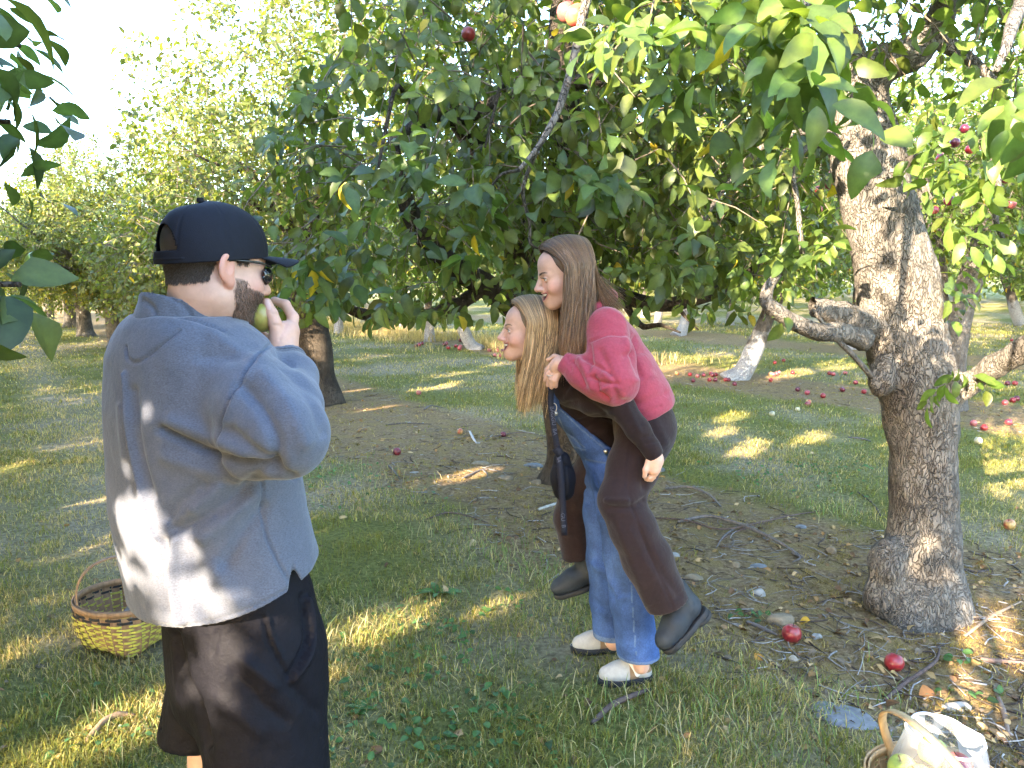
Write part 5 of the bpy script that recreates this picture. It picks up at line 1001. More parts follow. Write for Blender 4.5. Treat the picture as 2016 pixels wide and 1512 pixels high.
V,F=S.mesh(); V=smoothv(V,F,2); V=folds(V,F,[([(1240,880),(1235,930),(1240,980),(1275,1080),(1310,1160),(1325,1195)],2.2,-.003),([(1262,900),(1268,960)],6,-.006),([(1200,1000),(1240,1000),(1268,985)],6,-.009),([(1195,985),(1235,985)],6,.007),([(1215,1030),(1250,1120),(1275,1190)],9,.006),([(1255,1040),(1290,1110),(1335,1170)],9,-.006),([(1290,830),(1310,870)],9,.005),([(1230,830),(1260,860),(1290,880)],6,-.006),([(1110,950),(1120,1050)],7,.005),([(1275,1195),(1330,1180),(1350,1160)],2,-.002)])
mk('trousers',V,F,M_brown,wr)
def boot(px,py,Y,fdir,nm,lean):
    """chelsea boot; origin at ankle, fdir toe direction in the picture plane"""
    A=at(px,py,Y); f=nrm(np.array(fdir)); l=nrm(np.cross(np.cross(f,(0,1,0)),f)); l=np.array([0,1.,0])-f*f[1]; l=nrm(l); u=np.cross(f,l); u=u if u[2]>0 else -u; Rf=np.stack([f,l,u])
    S=Sdf((-.10,-.06,-.13),(.20,.06,.12),.0038); S.chain([(-.025,0,.09),(-.022,0,.02),(-.02,0,-.045)],[.042,.042,.042],.03); S.chain([(-.02,0,-.05),(.06,0,-.056),(.115,.004,-.068)],[.042,.042,.036],.035); S.el((.10,.002,-.068),(.062,.043,.032),.02); S.plane((0,0,-.092),(0,0,-1))
    V,F=S.mesh(); V=smoothv(V,F,1); C=np.tile([.022,.027,.034],(len(V),1))*(1+.5*fbm(V,20,2)[:,None]); el_=(np.abs(V[:,0]+.02)<.018-.2*(V[:,2]-.02)*.0)&(V[:,2]>-.03); C[el_]=np.array([.03,.034,.038])
    o=mk('boot',V@Rf+A,F,M_boot,wr,C); S=Sdf((-.10,-.065,-.13),(.20,.065,-.07),.0038); S.chain([(-.025,0,-.10),(.05,0,-.10),(.112,.003,-.10)],[.045,.043,.046],.03); S.plane((0,0,-.112),(0,0,-1)); S.plane((0,0,-.090),(0,0,1)); V,F=S.mesh(); V2,F2=S.mesh()
    S=Sdf((-.10,-.065,-.14),(.02,.065,-.10),.0038); S.rc((-.03,0,-.12),(-.028,0,-.12),.043,.043,0); S.plane((0,0,-.128),(0,0,-1)); S.plane((0,0,-.111),(0,0,1)); S.plane((.005,0,0),(1,0,0)); Vh,Fh=S.mesh()
    V,F,_=join([(V,F),(Vh,Fh)]); mk('sole',V@Rf+A,F,M_boot,o,np.tile([.022,.022,.024],(len(V),1)))
boot(1330,1182,2.64,(-.72,-.42,-.60),'n',0); boot(1146,1108,3.13,(-.93,-.1,-.30),'f',0)
er=lambda t,s,q:(at(1126+42*t**1.2+q.normal(0,5)-(24*q.random() if t<.6 else 0),690+q.normal(0,26)-20*t,2.80-s*.085+q.normal(0,.02)) if t<.93 or s<0 else at(1195+45*q.random(),600+q.normal(0,20)+30*q.random(),2.80-s*.05*q.random()))
S=Sdf((-.16,-.12,-.34),(.1,.12,.15),.005); S.el((-.014,0,.037),(.098,.081,.085),0); S.el((.085,0,-.035),(.082,.12,.108),.01,'s')
for s in (-1,1): S.chain([(-.035,s*.062,.0),(-.045,s*.068,-.09),(-.045,s*.07,-.17),(-.03,s*.075,-.24)],[.018,.015,.011,.005],.02); S.chain([(-.075,s*.03,-.0),(-.075,s*.045,-.10),(-.07,s*.05,-.16)],[.030,.022,.010],.02)
V,F=S.mesh(); n_=fbm(V*np.array([1,1,.12]),70,2,3); hb=mk('hair',V@Rr+Hr,F,M_hair,wr,np.array([.055,.037,.026])*(1+.5*n_[:,None]))
V,F,C=curtain(q,3600,(.072,-.10),Hr,Rr,er,.024,-.098,[(.092,.054,.031),(.130,.080,.045),(.066,.040,.024),(.165,.106,.062)])
P2,_=proj(V); tip=np.clip((P2[:,1]-590)/110,0,1)[:,None]; C=C*(1+tip*np.array([1.0,.9,.7])); mk('strands',V,F,M_hair,hb,C)
# --- crossbody bag ---
bg=empty('crossbody_bag',at(1108,985,2.76),'dark navy crossbody bag with lettered webbing strap hanging on the blonde woman','bag')
S=Sdf((.08,2.66,.68),(.32,2.9,1.0),.005); ch(S,[(1106,905,2.79,.032),(1108,940,2.79,.042),(1110,965,2.79,.040)],.03); V,F=S.mesh(); V=smoothv(V,F,2); V=folds(V,F,[([(1088,915),(1128,915)],3,-.004),([(1098,930),(1100,975)],4,-.004),([(1115,925),(1120,975)],5,.004)]); mk('pouch',V,F,M_navy,bg)
sp_=[at(1088,752,2.775),at(1084,790,2.755),at(1090,840,2.745),at(1099,893,2.742)]; V,F=ribbon(sp_,.022,.003,24,(1,0,.12)); ss=mk('strap',V,F,M_web,bg)
tl=[at(1099,888,2.738),at(1105,950,2.725),at(1111,1054,2.72)]; V,F=ribbon(tl,.023,.003,24,(1,0,.1)); s2=mk('strap',V,F,M_web,bg)
V,F=ribbon([at(1094,882,2.735),at(1104,896,2.735)],.030,.008,4,(1,0,.12)); mk('slider',V,F,M_web,bg)
def letters(txt,p0,p1,size,parent):
    cu=bpy.data.curves.new('lettering','FONT'); cu.body=txt; cu.size=size; cu.extrude=.0004; cu.align_x='LEFT'; cu.align_y='CENTER'; o=bpy.data.objects.new('lettering',cu); COL.objects.link(o)
    x=nrm(p1-p0); z=nrm(np.array([0,-1.,0])-x*(-x[1])); y=np.cross(z,x); M=Matrix([[x[0],y[0],z[0],p0[0]],[x[1],y[1],z[1],p0[1]],[x[2],y[2],z[2],p0[2]],[0,0,0,1]])
    dg=bpy.context.evaluated_depsgraph_get(); me=bpy.data.meshes.new_from_object(o.evaluated_get(dg)); me.transform(M@Matrix.Translation((0,0,0))); me.transform(Matrix.Translation(-Vector(bg.location)))
    bpy.data.objects.remove(o); w_=bpy.data.objects.new('lettering',me); COL.objects.link(w_); w_.parent=parent; me.materials.clear(); me.materials.append(M_letter)
bpy.context.view_layer.update()
letters('BAGGU  BAGGU  BAGGU  B',at(1099.5,897,2.733),at(1110.5,1050,2.716),.0215,s2)
letters('BAGGU  BA',at(1086,800,2.748),at(1096,880,2.738),.0205,ss)
# ---------------- apples ----------------
M_apple=mat('apple_skin',attr=True,rough=.3,spec=.5,noise=[(45,3,.8,1.2,(1,1,.35))],coat=.2)
M_stem=mat('stem',(.09,.06,.035))
def applemesh(kind,seed,r=.038):
    q=np.random.default_rng(seed); nu,nv=30,20; th=np.linspace(0,2*math.pi,nu+1)[:-1]; ph=np.linspace(0,math.pi,nv)
    P,T=np.meshgrid(ph,th,indexing='ij'); rr=r*(1.0+.07*np.cos(P)-.02*np.cos(5*T)*np.sin(P)*(np.cos(P)<0)); dim=np.exp(-(P/.30)**2)*.40+np.exp(-((math.pi-P)/.25)**2)*.22
    z=rr*np.cos(P)*1.06-dim*r*np.sign(np.cos(P))*.8; R_=rr*np.sin(P)*1.03; V=np.stack([R_*np.cos(T),R_*np.sin(T),z],-1).reshape(-1,3); V[:,2]-=V[:,2].min()
    i=np.arange(nv-1)[:,None]*nu; j=np.arange(nu)[None]; F=np.stack([i+j,i+nu+j,i+nu+(j+1)%nu,i+(j+1)%nu],-1).reshape(-1,4)
    n=fbm(V+seed,26,3,seed)[:,None]+.6*np.sin(np.arctan2(V[:,1],V[:,0])*1+seed)[:,None]*.5
    red,gr={'red':((.24,.014,.02),(.22,.04,.03)),'dark':((.10,.009,.02),(.15,.018,.025)),'blush':((.32,.035,.03),(.42,.27,.09)),'green':((.36,.14,.05),(.29,.37,.075)),'brown':((.22,.13,.06),(.30,.25,.09)),'pale':((.42,.36,.22),(.5,.44,.28)),'rosy':((.26,.03,.05),(.36,.11,.09))}[kind]
    w_=np.clip(.5+n*1.3+(.45 if kind in('red','dark') else .05 if kind!='green' else -.65),0,1); C=np.array(gr)*(1-w_)+np.array(red)*w_
    return V,[F],C
AP={k:applemesh(k,s) for s,k in enumerate(('red','dark','blush','green','brown','pale','rosy'))}
APM={}
def apple(kind,loc,label,group=None,s=1.,rot=None,stem=True):
    if kind not in APM:
        V,F,C=AP[kind]; o=mk('apple',V,F,M_apple,None,C); st=mk('stem',*tube([(0,0,.060),(.001,0,.072),(.004,.001,.084)],[.0016,.0014,.0018],6,6),M_stem); st.parent=o; APM[kind]=o
    else:
        b=APM[kind]; o=b.copy(); COL.objects.link(o)
        for ch_ in list(b.children):
            if stem: c=ch_.copy(); COL.objects.link(c); c.parent=o
    o.location=loc; o.scale=(s,s,s); o.rotation_euler=rot if rot is not None else (random.uniform(-.5,.5),random.uniform(-.5,.5),random.uniform(0,6))
    for k in('label','group','category'):
        if k in o: del o[k]
    return tag(o,label,'apple',group)
def onground(px,py,kind,label,group=None,s=1.,rot=None):
    g=gnd(px,py); return apple(kind,(g[0],g[1],gzp(g[0],g[1])-.004),label,group,s,rot)
onground(1556,1256,'red','red apple on the dirt against the tan stone left of the thick trunk',s=1.08,rot=(.1,.12,1))
onground(1757,1321,'red','round red apple alone on the dirt in front of the thick trunk',s=.98,rot=(.35,.1,2))
onground(1716,1172,'dark','dark red apple half hidden behind the left side of the trunk base',s=.9)
onground(1990,1035,'blush','bitten blush apple lying in grass at the right picture edge',s=.95)
onground(782,897,'dark','dark red apple on the moss between the man and the women',s=.95)
onground(908,851,'blush','bitten apple with pale flesh showing, lying on dirt left of the blonde hair',s=.85)
onground(990,857,'dark','purple red apple beside a twig just left of the blonde hair ends',s=.8)
onground(823,775,'rosy','pinkish apple in the grass straight beyond the bitten one',s=.9)
onground(1927,866,'pale','pale cream apple in grass right of the thick trunk',s=1.)
onground(1523,818,'pale','pale apple in grass left of the thick trunk below the reds',s=.85)
onground(1590,798,'rosy','pink apple in grass left of the thick trunk next to a paler one',s=.9)
onground(1592,795,'blush','blush apple touching the pink one left of the thick trunk',s=.85)
onground(1570,810,'pale','small pale apple in grass nearest to the pink pair',s=.7)
gA='fallen apples around the white leaning trunk'
for px,py in ((1571,769),(1588,777),(1621,783),(1657,771),(1702,773),(1683,753),(1632,735),(1641,737),(1663,734)): onground(px,py,random.choice(('dark','red','rosy')),'dark red windfall apple on the ground between white leaning trunk and thick scaly trunk',gA+' on its right',.95)
for px,py in ((1448,758),(1433,747),(1428,747),(1409,748),(1398,748),(1387,737),(1373,739),(1357,736),(1332,734),(1404,738),(1408,736),(1399,735),(1292,735),(1363,749)): onground(px,py,random.choice(('dark','rosy','blush','red')),'small windfall apple on the ground left of the white leaning trunk',gA+' on its left',.9)
for px,py in ((1517,738),(1523,738),(1528,735),(1536,733),(1560,733),(1518,748),(1524,715),(1543,712),(1447,722)): onground(px,py,random.choice(('rosy','red','blush')),'small red windfall apple just right of the white leaning trunk foot',gA+' at its foot',.9)
gB='fallen apples right of the thick trunk'
for px,py in ((1985,756),(1999,756),(1979,795),(1996,790),(2003,787)): onground(px,py,random.choice(('dark','red','rosy')),'dark apple lying on the strip at right beyond the sawn limb',gB,1.)
onground(1915,832,'rosy','rosy apple in grass right of the thick trunk, left one of three',gB+' in the grass',.95); onground(1938,839,'red','red apple in grass right of the thick trunk, middle one of three',gB+' in the grass',.95); onground(1985,831,'rosy','rosy flattened apple in grass right of the thick trunk, right one of three',gB+' in the grass',1.)
onground(1993,670,'red','red apple far back on bare soil at the right edge',None,1.)
gC='fallen apples left of the blonde woman'
for px,py in ((980,690),(973,702),(985,702),(962,690),(989,692),(978,686)): onground(px,py,random.choice(('dark','rosy')),'small dark apple on the grass beside the blonde woman\'s chin',gC,1.1)
gD='fallen apples around the short thin trunks'
for px,py in ((882,688),(896,685),(906,685),(908,673),(880,680),(825,683),(818,684),(876,682),(830,680),(905,689)): onground(px,py,random.choice(('dark','rosy','red')),'tiny red apple on the ground near the two thin dark trunks',gD,1.2)
# hanging
apple('red',at(918,80,3.6),'red apple hanging high in the crown left of the pale bare branch',s=.8)
apple('blush',at(1144,52,2.9),'yellow and red apple hanging right beside the pale bare branch',s=1.05); apple('rosy',at(1122,44,3.05),'orange red apple hanging half behind the yellow one by the bare branch',s=1.)
apple('green',at(84,541,1.9),'green brown apple hanging among the leaves at the left edge',s=.8)
gH='pink red apples hanging in the sunlit trees at right'
q=np.random.default_rng(71)
for px,py in ((1625,340),(1634,352),(1640,362),(1632,372),(1622,364),(1615,380),(1560,388),(1603,398),(1520,415),(1430,398),(1425,405),(1495,400),(1440,450),(1530,478),(1610,420),(1500,425)): apple(q.choice(('rosy','red','dark')),at(px,py,6.5+q.random()*2.2),'small pink red apple hanging in the tree seen left of the thick trunk',gH+', left of the trunk',1.)
for px,py in ((1868,283),(1875,290),(1857,310),(1855,320),(1902,260),(1910,303),(1866,405),(1898,408),(1840,420),(1835,422),(1980,360),(1985,410),(1796,420),(1800,418),(2005,315),(1960,400)): apple(q.choice(('rosy','red','dark')),at(px,py,5.6+q.random()*2.2),'small red apple hanging in the tree seen right of the thick trunk',gH+', right of the trunk',1.)
# the one being eaten
apple('green',at(511,622,1.555)-np.array([0,0,.030]),'green apple with a red blush held at the man\'s mouth',s=.82,rot=(.2,0,.8))
# ---------------- baskets ----------------
M_wood=mat('basket_wood',(.22,.13,.07),rough=.6,spec=.3,noise=[(60,4,.7,1.35,(1,1,.25))],bump=[(200,2,.3,.001,(1,1,.3))])
M_woodl=mat('basket_splint_pale',(.42,.27,.13),rough=.5,spec=.35,noise=[(60,4,.75,1.3,(1,1,.25))],bump=[(200,2,.3,.001,(1,1,.3))])
M_yel=mat('yellow_splint',(.40,.36,.06),rough=.5,spec=.35,noise=[(80,3,.8,1.15)])
M_blk=mat('black_splint',(.012,.012,.015),rough=.5,spec=.35)
def basket(loc,label,rx,ry,h,rz,yel=True,hh=.2,lean=0.,hdir=0.):
    t=empty('basket',loc,label,'basket'); L0=np.array(loc,float); cz,sz=math.cos(rz),math.sin(rz)
    def pos(u,v,off=0.):    # u angle, v 0..1 height ; square foot, oval mouth
        e=2+4.*(1-v)**1.5; k=.62+.38*min(1,v*1.15)**.7 if v<.87 else 1.; c,s=math.cos(u),math.sin(u); n=(abs(c)**e+abs(s)**e)**(-1/e); foot=.018*(1-v)**4*abs(math.sin(2*u))**3
        x=(rx*k*c*n)+off*c; y=(ry*k*s*n)+off*s; z=h*v-foot+.012
        return np.array([x*cz-y*sz,x*sz+y*cz,z])+L0
    NS=30; rows=13
    def ring(v,wd,off,ph,amp,mt,nm):
        n=NS*6; P=[pos(2*math.pi*i/n,v,off+amp*math.cos(math.pi*(i/6.)+ph*math.pi)) for i in range(n)]
        up=np.array([0,0,wd/2]); V=[];
        for i in range(n):
            c=P[i]; o=nrm((c-L0)*np.array([1,1,0]))*.0011
            V+= [c-up-o,c-up+o,c+up+o,c+up-o]
        i=np.arange(n)[:,None]*4; j=np.arange(4)[None]; k=(j+1)%4; nx_=((np.arange(n)+1)%n)[:,None]*4
        F=np.stack([i+j,nx_+j,nx_+k,i+k],-1).reshape(-1,4); return np.array(V),F,mt
    parts={}
    for r_ in range(rows):
        v=.06+.86*r_/(rows-1); blk=yel and r_ in (10,11)
        V,F,mt=ring(v,h*.86/(rows-1)*(.62 if not blk else .7),.0015,r_%2,.0035,None,None); parts.setdefault('black' if blk else 'main',[]).append((V,F))
    st=[]
    for i in range(NS):
        V,F=ribbon([pos(2*math.pi*i/NS,v) for v in (.0,.05,.2,.4,.6,.8,.93)],2*math.pi*(rx+ry)/2/NS*.78,.0018,16,nrm(np.array([-math.sin(2*math.pi*i/NS+rz),math.cos(2*math.pi*i/NS+rz),0]))); st.append((V,F))
    V,F,_=join([(a,b) for a,b in st]); mk('stakes',V,F,M_wood if yel else M_woodl,t,smooth=False)
    V,F,_=join(parts['main']); mk('weave',V,F,M_yel if yel else M_woodl,t,smooth=False)
    if 'black' in parts: V,F,_=join(parts['black']); mk('weave',V,F,M_blk,t,smooth=False)
    bt=[pos(u,.03) for u in np.linspace(0,2*math.pi,49)[:-1]]; V=np.array(bt+[L0+np.array([0,0,.02])]); mk('base',V,np.array([[i,(i+1)%48,48] for i in range(48)]),M_wood,t)
    for off in (.006,-.006):
        P=[pos(u,.965,off) for u in np.linspace(0,2*math.pi,65)]; V,F=ribbon(P,.024,.005,65,(0,0,1)); mk('rim',V,F,M_wood if yel else M_woodl,t)
    a0=hdir; A=pos(a0,.93,-.010); B=pos(a0+math.pi,.93,-.010); P=[pos(a0,.55,-.006),A]
    for s in np.linspace(0,math.pi,13)[1:-1]: P.append((A+B)/2+(A-B)/2*math.cos(s)*1.0+np.array([lean*math.sin(s),0,hh*math.sin(s)**.85]))
    P+= [B,pos(a0+math.pi,.55,-.006)]; d=nrm(np.cross(nrm(A-B),(0,0,1))); V,F=ribbon(P,.027,.0045,60,d); mk('handle',V,F,M_wood if yel else M_woodl,t); return t,pos
M_film=bpy.data.materials.new('clear_plastic'); M_film.use_nodes=True; n_=M_film.node_tree; b_=n_.nodes['Principled BSDF']; b_.inputs['Base Color'].default_value=(.55,.56,.57,1); b_.inputs['Roughness'].default_value=.12; b_.inputs['Specular IOR Level'].default_value=.8
tr_=n_.nodes.new('ShaderNodeBsdfTransparent'); tl_=n_.nodes.new('ShaderNodeBsdfTranslucent'); tl_.inputs[0].default_value=(.7,.7,.7,1); mx_=n_.nodes.new('ShaderNodeMixShader'); mx_.inputs[0].default_value=.3; n_.links.new(b_.outputs[0],mx_.inputs[1]); n_.links.new(tl_.outputs[0],mx_.inputs[2])
m2_=n_.nodes.new('ShaderNodeMixShader'); fr_=n_.nodes.new('ShaderNodeFresnel'); fr_.inputs[0].default_value=1.5; ad_=n_.nodes.new('ShaderNodeMath'); ad_.operation='MULTIPLY_ADD'; ad_.inputs[1].default_value=.7; ad_.inputs[2].default_value=.10; n_.links.new(fr_.outputs[0],ad_.inputs[0]); n_.links.new(ad_.outputs[0],m2_.inputs[0]); n_.links.new(tr_.outputs[0],m2_.inputs[1]); n_.links.new(mx_.outputs[0],m2_.inputs[2]); n_.links.new(m2_.outputs[0],n_.nodes['Material Output'].inputs[0])
g=gnd(226,1290); g=np.array([g[0]+.0,g[1]+.12,gzp(g[0],g[1])+.012])
bk,bpos=basket(tuple(g),'yellow and brown woven splint basket with black bands and hoop handle behind the man',.215,.185,.205,R(-20),True,.19,-.04,R(62))
def film(P0,rad,zs,seed,amp,nm='plastic_bag',squash=1.,lean=(0,0)):
    n=64; V=[]; 
    for k,(z,r_) in enumerate(zip(zs,rad)):
        for i in range(n):
            a=2*math.pi*i/n; p=np.array([math.cos(a),math.sin(a)*squash,0])*r_; V.append(np.array(P0)+p+np.array([lean[0]*(z-zs[0]),lean[1]*(z-zs[0]),z]))
    V=np.array(V); c=np.array(P0); w_=np.repeat(np.linspace(.2,1,len(zs)),n)[:,None]; d=(V-c)*np.array([1,1,0]); V=V+nrm(d)*(fbm(V,16,3,seed)[:,None]*amp*w_+fbm(V*np.array([1,1,.3]),34,2,seed+3)[:,None]*amp*.5*w_); V[:,2]+=(fbm(V,9,2,seed+7)*amp*.9)*w_[:,0]
    i=np.arange(len(zs)-1)[:,None]*n; j=np.arange(n)[None]; F=np.stack([i+j,i+(j+1)%n,i+n+(j+1)%n,i+n+j],-1).reshape(-1,4); return V,F
V,F=film(g+np.array([.06,.03,.03]),[.10,.10,.085,.06,.05],[0,.05,.10,.14,.185],4,.03,lean=(.1,0)); tag(at_origin(mk('plastic_bag',V,F,M_film)),'crumpled clear plastic bag inside the yellow basket','plastic bag')
# right basket with the bag of apples
g=np.array([at(1845,1512,2.0)[0],2.0,0]); g[2]=gzp(g[0],g[1])+.01
b2,bp2=basket(tuple(g),'pale wooden splint basket holding a bag of apples, at the bottom right corner',.185,.165,.19,R(10),False,.20,-.10,R(100))
b2.name='basket'
zs=[.03,.10,.17,.21,.25,.285,.315]; V,F=film(g,[.14,.15,.14,.13,.12,.11,.10],zs,9,.018,lean=(.12,.1)); bgp=at_origin(mk('plastic_bag',V,F,M_film)); tag(bgp,'clear plastic bag full of apples standing open in the corner basket','plastic bag')
n=64; top=[V[(len(zs)-1)*n+i]+np.array([0,0,.002]) for i in list(range(n))+[0]]; M_cord=mat('white_cord',(.8,.8,.82),rough=.6); Vd,Fd=tube(top,[.0045,.0045],130,6); c_=mk('drawstring',Vd,Fd,M_cord,bgp); 
gq='apples in the plastic bag'
for i,(dx,dy,dz,k) in enumerate(((-.09,-.06,.10,'green'),(-.02,-.09,.11,'green'),(.06,-.07,.10,'rosy'),(.10,0,.10,'blush'),(.03,.03,.13,'green'),(-.06,.04,.12,'green'),(-.10,.0,.04,'green'),(.02,-.02,.06,'rosy'),(.08,.06,.08,'rosy'),(-.01,.09,.10,'green'),(-.045,-.03,.185,'green'),(.03,-.045,.19,'blush'),(.075,.01,.19,'rosy'),(.01,.04,.215,'green'),(-.07,.03,.18,'green'))):
    apple(k,g+np.array([dx,dy,dz]),('green' if k=='green' else 'blush red')+' apple inside the clear bag at the bottom right',gq+(', green ones' if k=='green' else ', red ones'),1.02)
# ---------------- sticks, stones, fallen leaves ----------------
M_stick=mat('dead_stick',attr=True,rough=.9,spec=.15,noise=[(50,4,.65,1.35)],bump=[(120,3,.5,.002)])
def stick(pp,r,label,col=(.13,.10,.08),fork=None,cat='stick',group=None):
    P=[]
    for i,(x,y) in enumerate(pp):
        g=gnd(x,y); g[2]=gzp(g[0],g[1])+r*.75+(.018 if 0<i<len(pp)-1 and len(pp)>3 else 0); P.append(g)
    V,F=tube(P,[r*.8,r,r*.85,r*.45],28,7,.25,len(pp)+int(pp[0][0])); ps=[(V,F,col)]
    for f in (fork or []):
        Q=[]
        for i,(x,y) in enumerate(f): g=gnd(x,y); g[2]=gzp(g[0],g[1])+r*.6+(.012 if i else 0); Q.append(g)
        ps.append((*tube(Q,[r*.6,r*.5,r*.25],12,6,.25,7),col))
    V,F,C=join(ps); return tag(at_origin(mk('stick',V,F,M_stick,None,C)),label,cat,group)
GY=(.15,.13,.12)
stick([(1335,1022),(1395,1016),(1450,1030),(1500,1050),(1545,1075),(1580,1095)],.013,'long grey forked branch lying on the dirt left of the thick trunk',GY,[[(1450,1032),(1425,1055),(1410,1075)],[(1560,1085),(1575,1100),(1560,1110)]])
stick([(1310,955),(1355,958),(1395,972),(1420,990)],.012,'grey curved branch on the dirt right of the rider\'s hip',GY)
stick([(1290,1012),(1350,1022),(1420,1040),(1500,1028),(1560,1012),(1620,1000)],.007,'thin brown twig crossing the grey forked branch',(.12,.085,.07))
stick([(1415,1060),(1460,1035),(1520,1020)],.007,'reddish twig crossing the grey forked branch near its fork',(.14,.09,.075))
stick([(1740,1382),(1780,1352),(1820,1328),(1843,1302),(1850,1275)],.009,'bent dark twig in front of the thick trunk beside the round red apple',(.10,.07,.06))
stick([(1165,1428),(1205,1402),(1250,1382),(1280,1362)],.012,'short dark stick in the grass below the white clogs',(.10,.075,.065))
stick([(1430,1330),(1500,1240),(1460,1232)],.006,'thin forked twig left of the red apple by the tan stone',(.11,.08,.07)) if 0 else None
stick([(1470,1225),(1500,1235),(1530,1250)],.011,'short thick grey stick pointing at the red apple by the tan stone',(.13,.11,.10))
stick([(1900,1250),(1950,1218),(2010,1192)],.009,'thin light stick right of the trunk base',(.26,.19,.13),[[(1950,1218),(1910,1222),(1880,1240)]])
stick([(1930,1300),(1975,1305),(2030,1310)],.011,'reddish stick at the right edge below the trunk base',(.20,.13,.10))
stick([(1985,1450),(1975,1400),(1955,1355)],.010,'upright lying stick beside the plastic bag at right',(.2,.15,.12))
stick([(765,915),(778,930),(788,942)],.008,'short pale stick on moss under the dark red apple',GY)
stick([(910,940),(950,925),(985,925)],.010,'pale forked stick on moss left of the hanging bag',GY,[[(950,925),(960,935),(955,945)]])
stick([(925,850),(932,866),(938,874)],.013,'short white stub of wood beside the bitten apple',(.42,.42,.42))
stick([(955,868),(985,858),(1030,855),(1075,858)],.007,'long thin twig leading to the blonde woman\'s hair',(.14,.11,.09))
stick([(760,838),(800,832),(850,832)],.009,'straight twig on dirt between the trunk and the bitten apple',(.12,.095,.08))
stick([(835,808),(848,800),(872,803)],.010,'grey stick on dirt near the grass edge in the middle',GY)
stick([(840,1020),(880,1012),(920,1018),(960,1025)],.007,'dark twig on the moss edge in the middle of the ground',(.11,.085,.07),[[(880,1012),(870,1000),(880,992)]])
stick([(1060,1000),(1090,990),(1110,985)],.012,'whitish stick on dirt behind the hanging bag',(.36,.34,.31))
stick([(170,1460),(205,1430),(235,1415),(268,1405)],.012,'bent brown stick in the sunlit grass below the yellow basket',(.24,.16,.10))
stick([(1880,1115),(1920,1125),(1955,1122)],.009,'dark twig just right of the thick trunk',(.09,.07,.06))
stick([(1690,960),(1720,985),(1735,1010)],.008,'thin dark twig left of the thick trunk at the grass edge',(.1,.08,.065))
stick([(1670,855),(1700,858),(1715,862)],.010,'grey stick in grass left of the swollen trunk',GY)
M_stone=mat('stone',attr=True,rough=.85,spec=.25,noise=[(30,4,.7,1.25)],bump=[(60,4,.5,.006)])
def stone(px,py,sz,col,label,seed,rz=0.):
    g=gnd(px,py); S=Sdf((-.2,-.2,-.12),(.2,.2,.14),.010 if max(sz)>.05 else .006); S.el((0,0,0),sz,0); q=np.random.default_rng(seed)
    for k in range(9):
        d=nrm(q.normal(0,1,3)); S.plane(d*np.array(sz)*(.62+.25*q.random()),nrm(d/np.array(sz)),.006)
    V,F=S.mesh(); V=V+vnormals(V,F)*(.004*fbm(V+seed,30,3,seed)*min(1,max(sz)/.05))[:,None]; Rz=np.array(Matrix.Rotation(rz,3,'Z')); V=V@Rz.T+np.array([g[0],g[1],gzp(g[0],g[1])+sz[2]*.12]); C=np.tile(col,(len(V),1))
    return tag(at_origin(mk('stone',V,F,M_stone,None,C)),label,'stone')
TN=(.21,.165,.11); BL=(.17,.18,.19); WH=(.28,.265,.24)
stone(1535,1222,(.075,.05,.045),TN,'tan rounded stone behind the red apple left of the thick trunk',1,.3)
stone(1495,1168,(.042,.036,.036),WH,'pale round lump of rock on the dirt left of the trunk base',2)
stone(1668,1408,(.13,.10,.020),(.19,.19,.195),'large flat grey slab in the ground at the edge of the grass',3,-.5)
stone(1606,1250,(.030,.022,.02),WH,'small white pebble right of the red apple by the tan stone',4); stone(1576,1030,(.045,.025,.02),BL,'flat bluish stone on the dirt beyond the grey forked branch',5)
stone(1493,1108,(.05,.03,.018),BL,'flat blue grey stone under the end of the forked branch',6); stone(1636,1083,(.035,.03,.035),TN,'small upright stone left of the trunk above the branch end',7)
stone(945,910,(.09,.06,.03),(.25,.2,.13),'tan flat stone on moss between man and blonde woman',8,.3); stone(995,938,(.07,.05,.03),TN,'buff stone right of the flat tan one before the blonde woman',9); stone(1050,915,(.09,.07,.03),BL,'grey stone close to the middle trunk base',10); stone(1055,945,(.06,.05,.03),TN,'small buff stone below the grey one at the middle trunk',11)
stone(815,927,(.06,.03,.012),WH,'thin whitish flat stone on moss below the dark red apple',12,.4); stone(1365,1135,(.06,.045,.03),TN,'tan stone peeking out right of the brown trouser hem',13); stone(1330,1090,(.03,.03,.02),WH,'white pebble behind the brown trouser leg',14)
stone(1300,920,(.05,.04,.03),BL,'grey stone just right of the gripping hand',15); stone(1880,1395,(.07,.04,.02),(.40,.34,.28),'flat brownish stone above the plastic bag',16); stone(1562,1298,(.03,.022,.02),(.38,.31,.23),'small tan pebble between the two red apples',17)
stone(1450,1110,(.028,.024,.026),TN,'small pointed stone left of the flat blue grey one',18); stone(940,873,(.03,.02,.015),WH,'white pebble on moss near the short white stub',19); stone(1165,1040,(.02,.016,.014),WH,'tiny white pebble beside the hanging strap end',20)
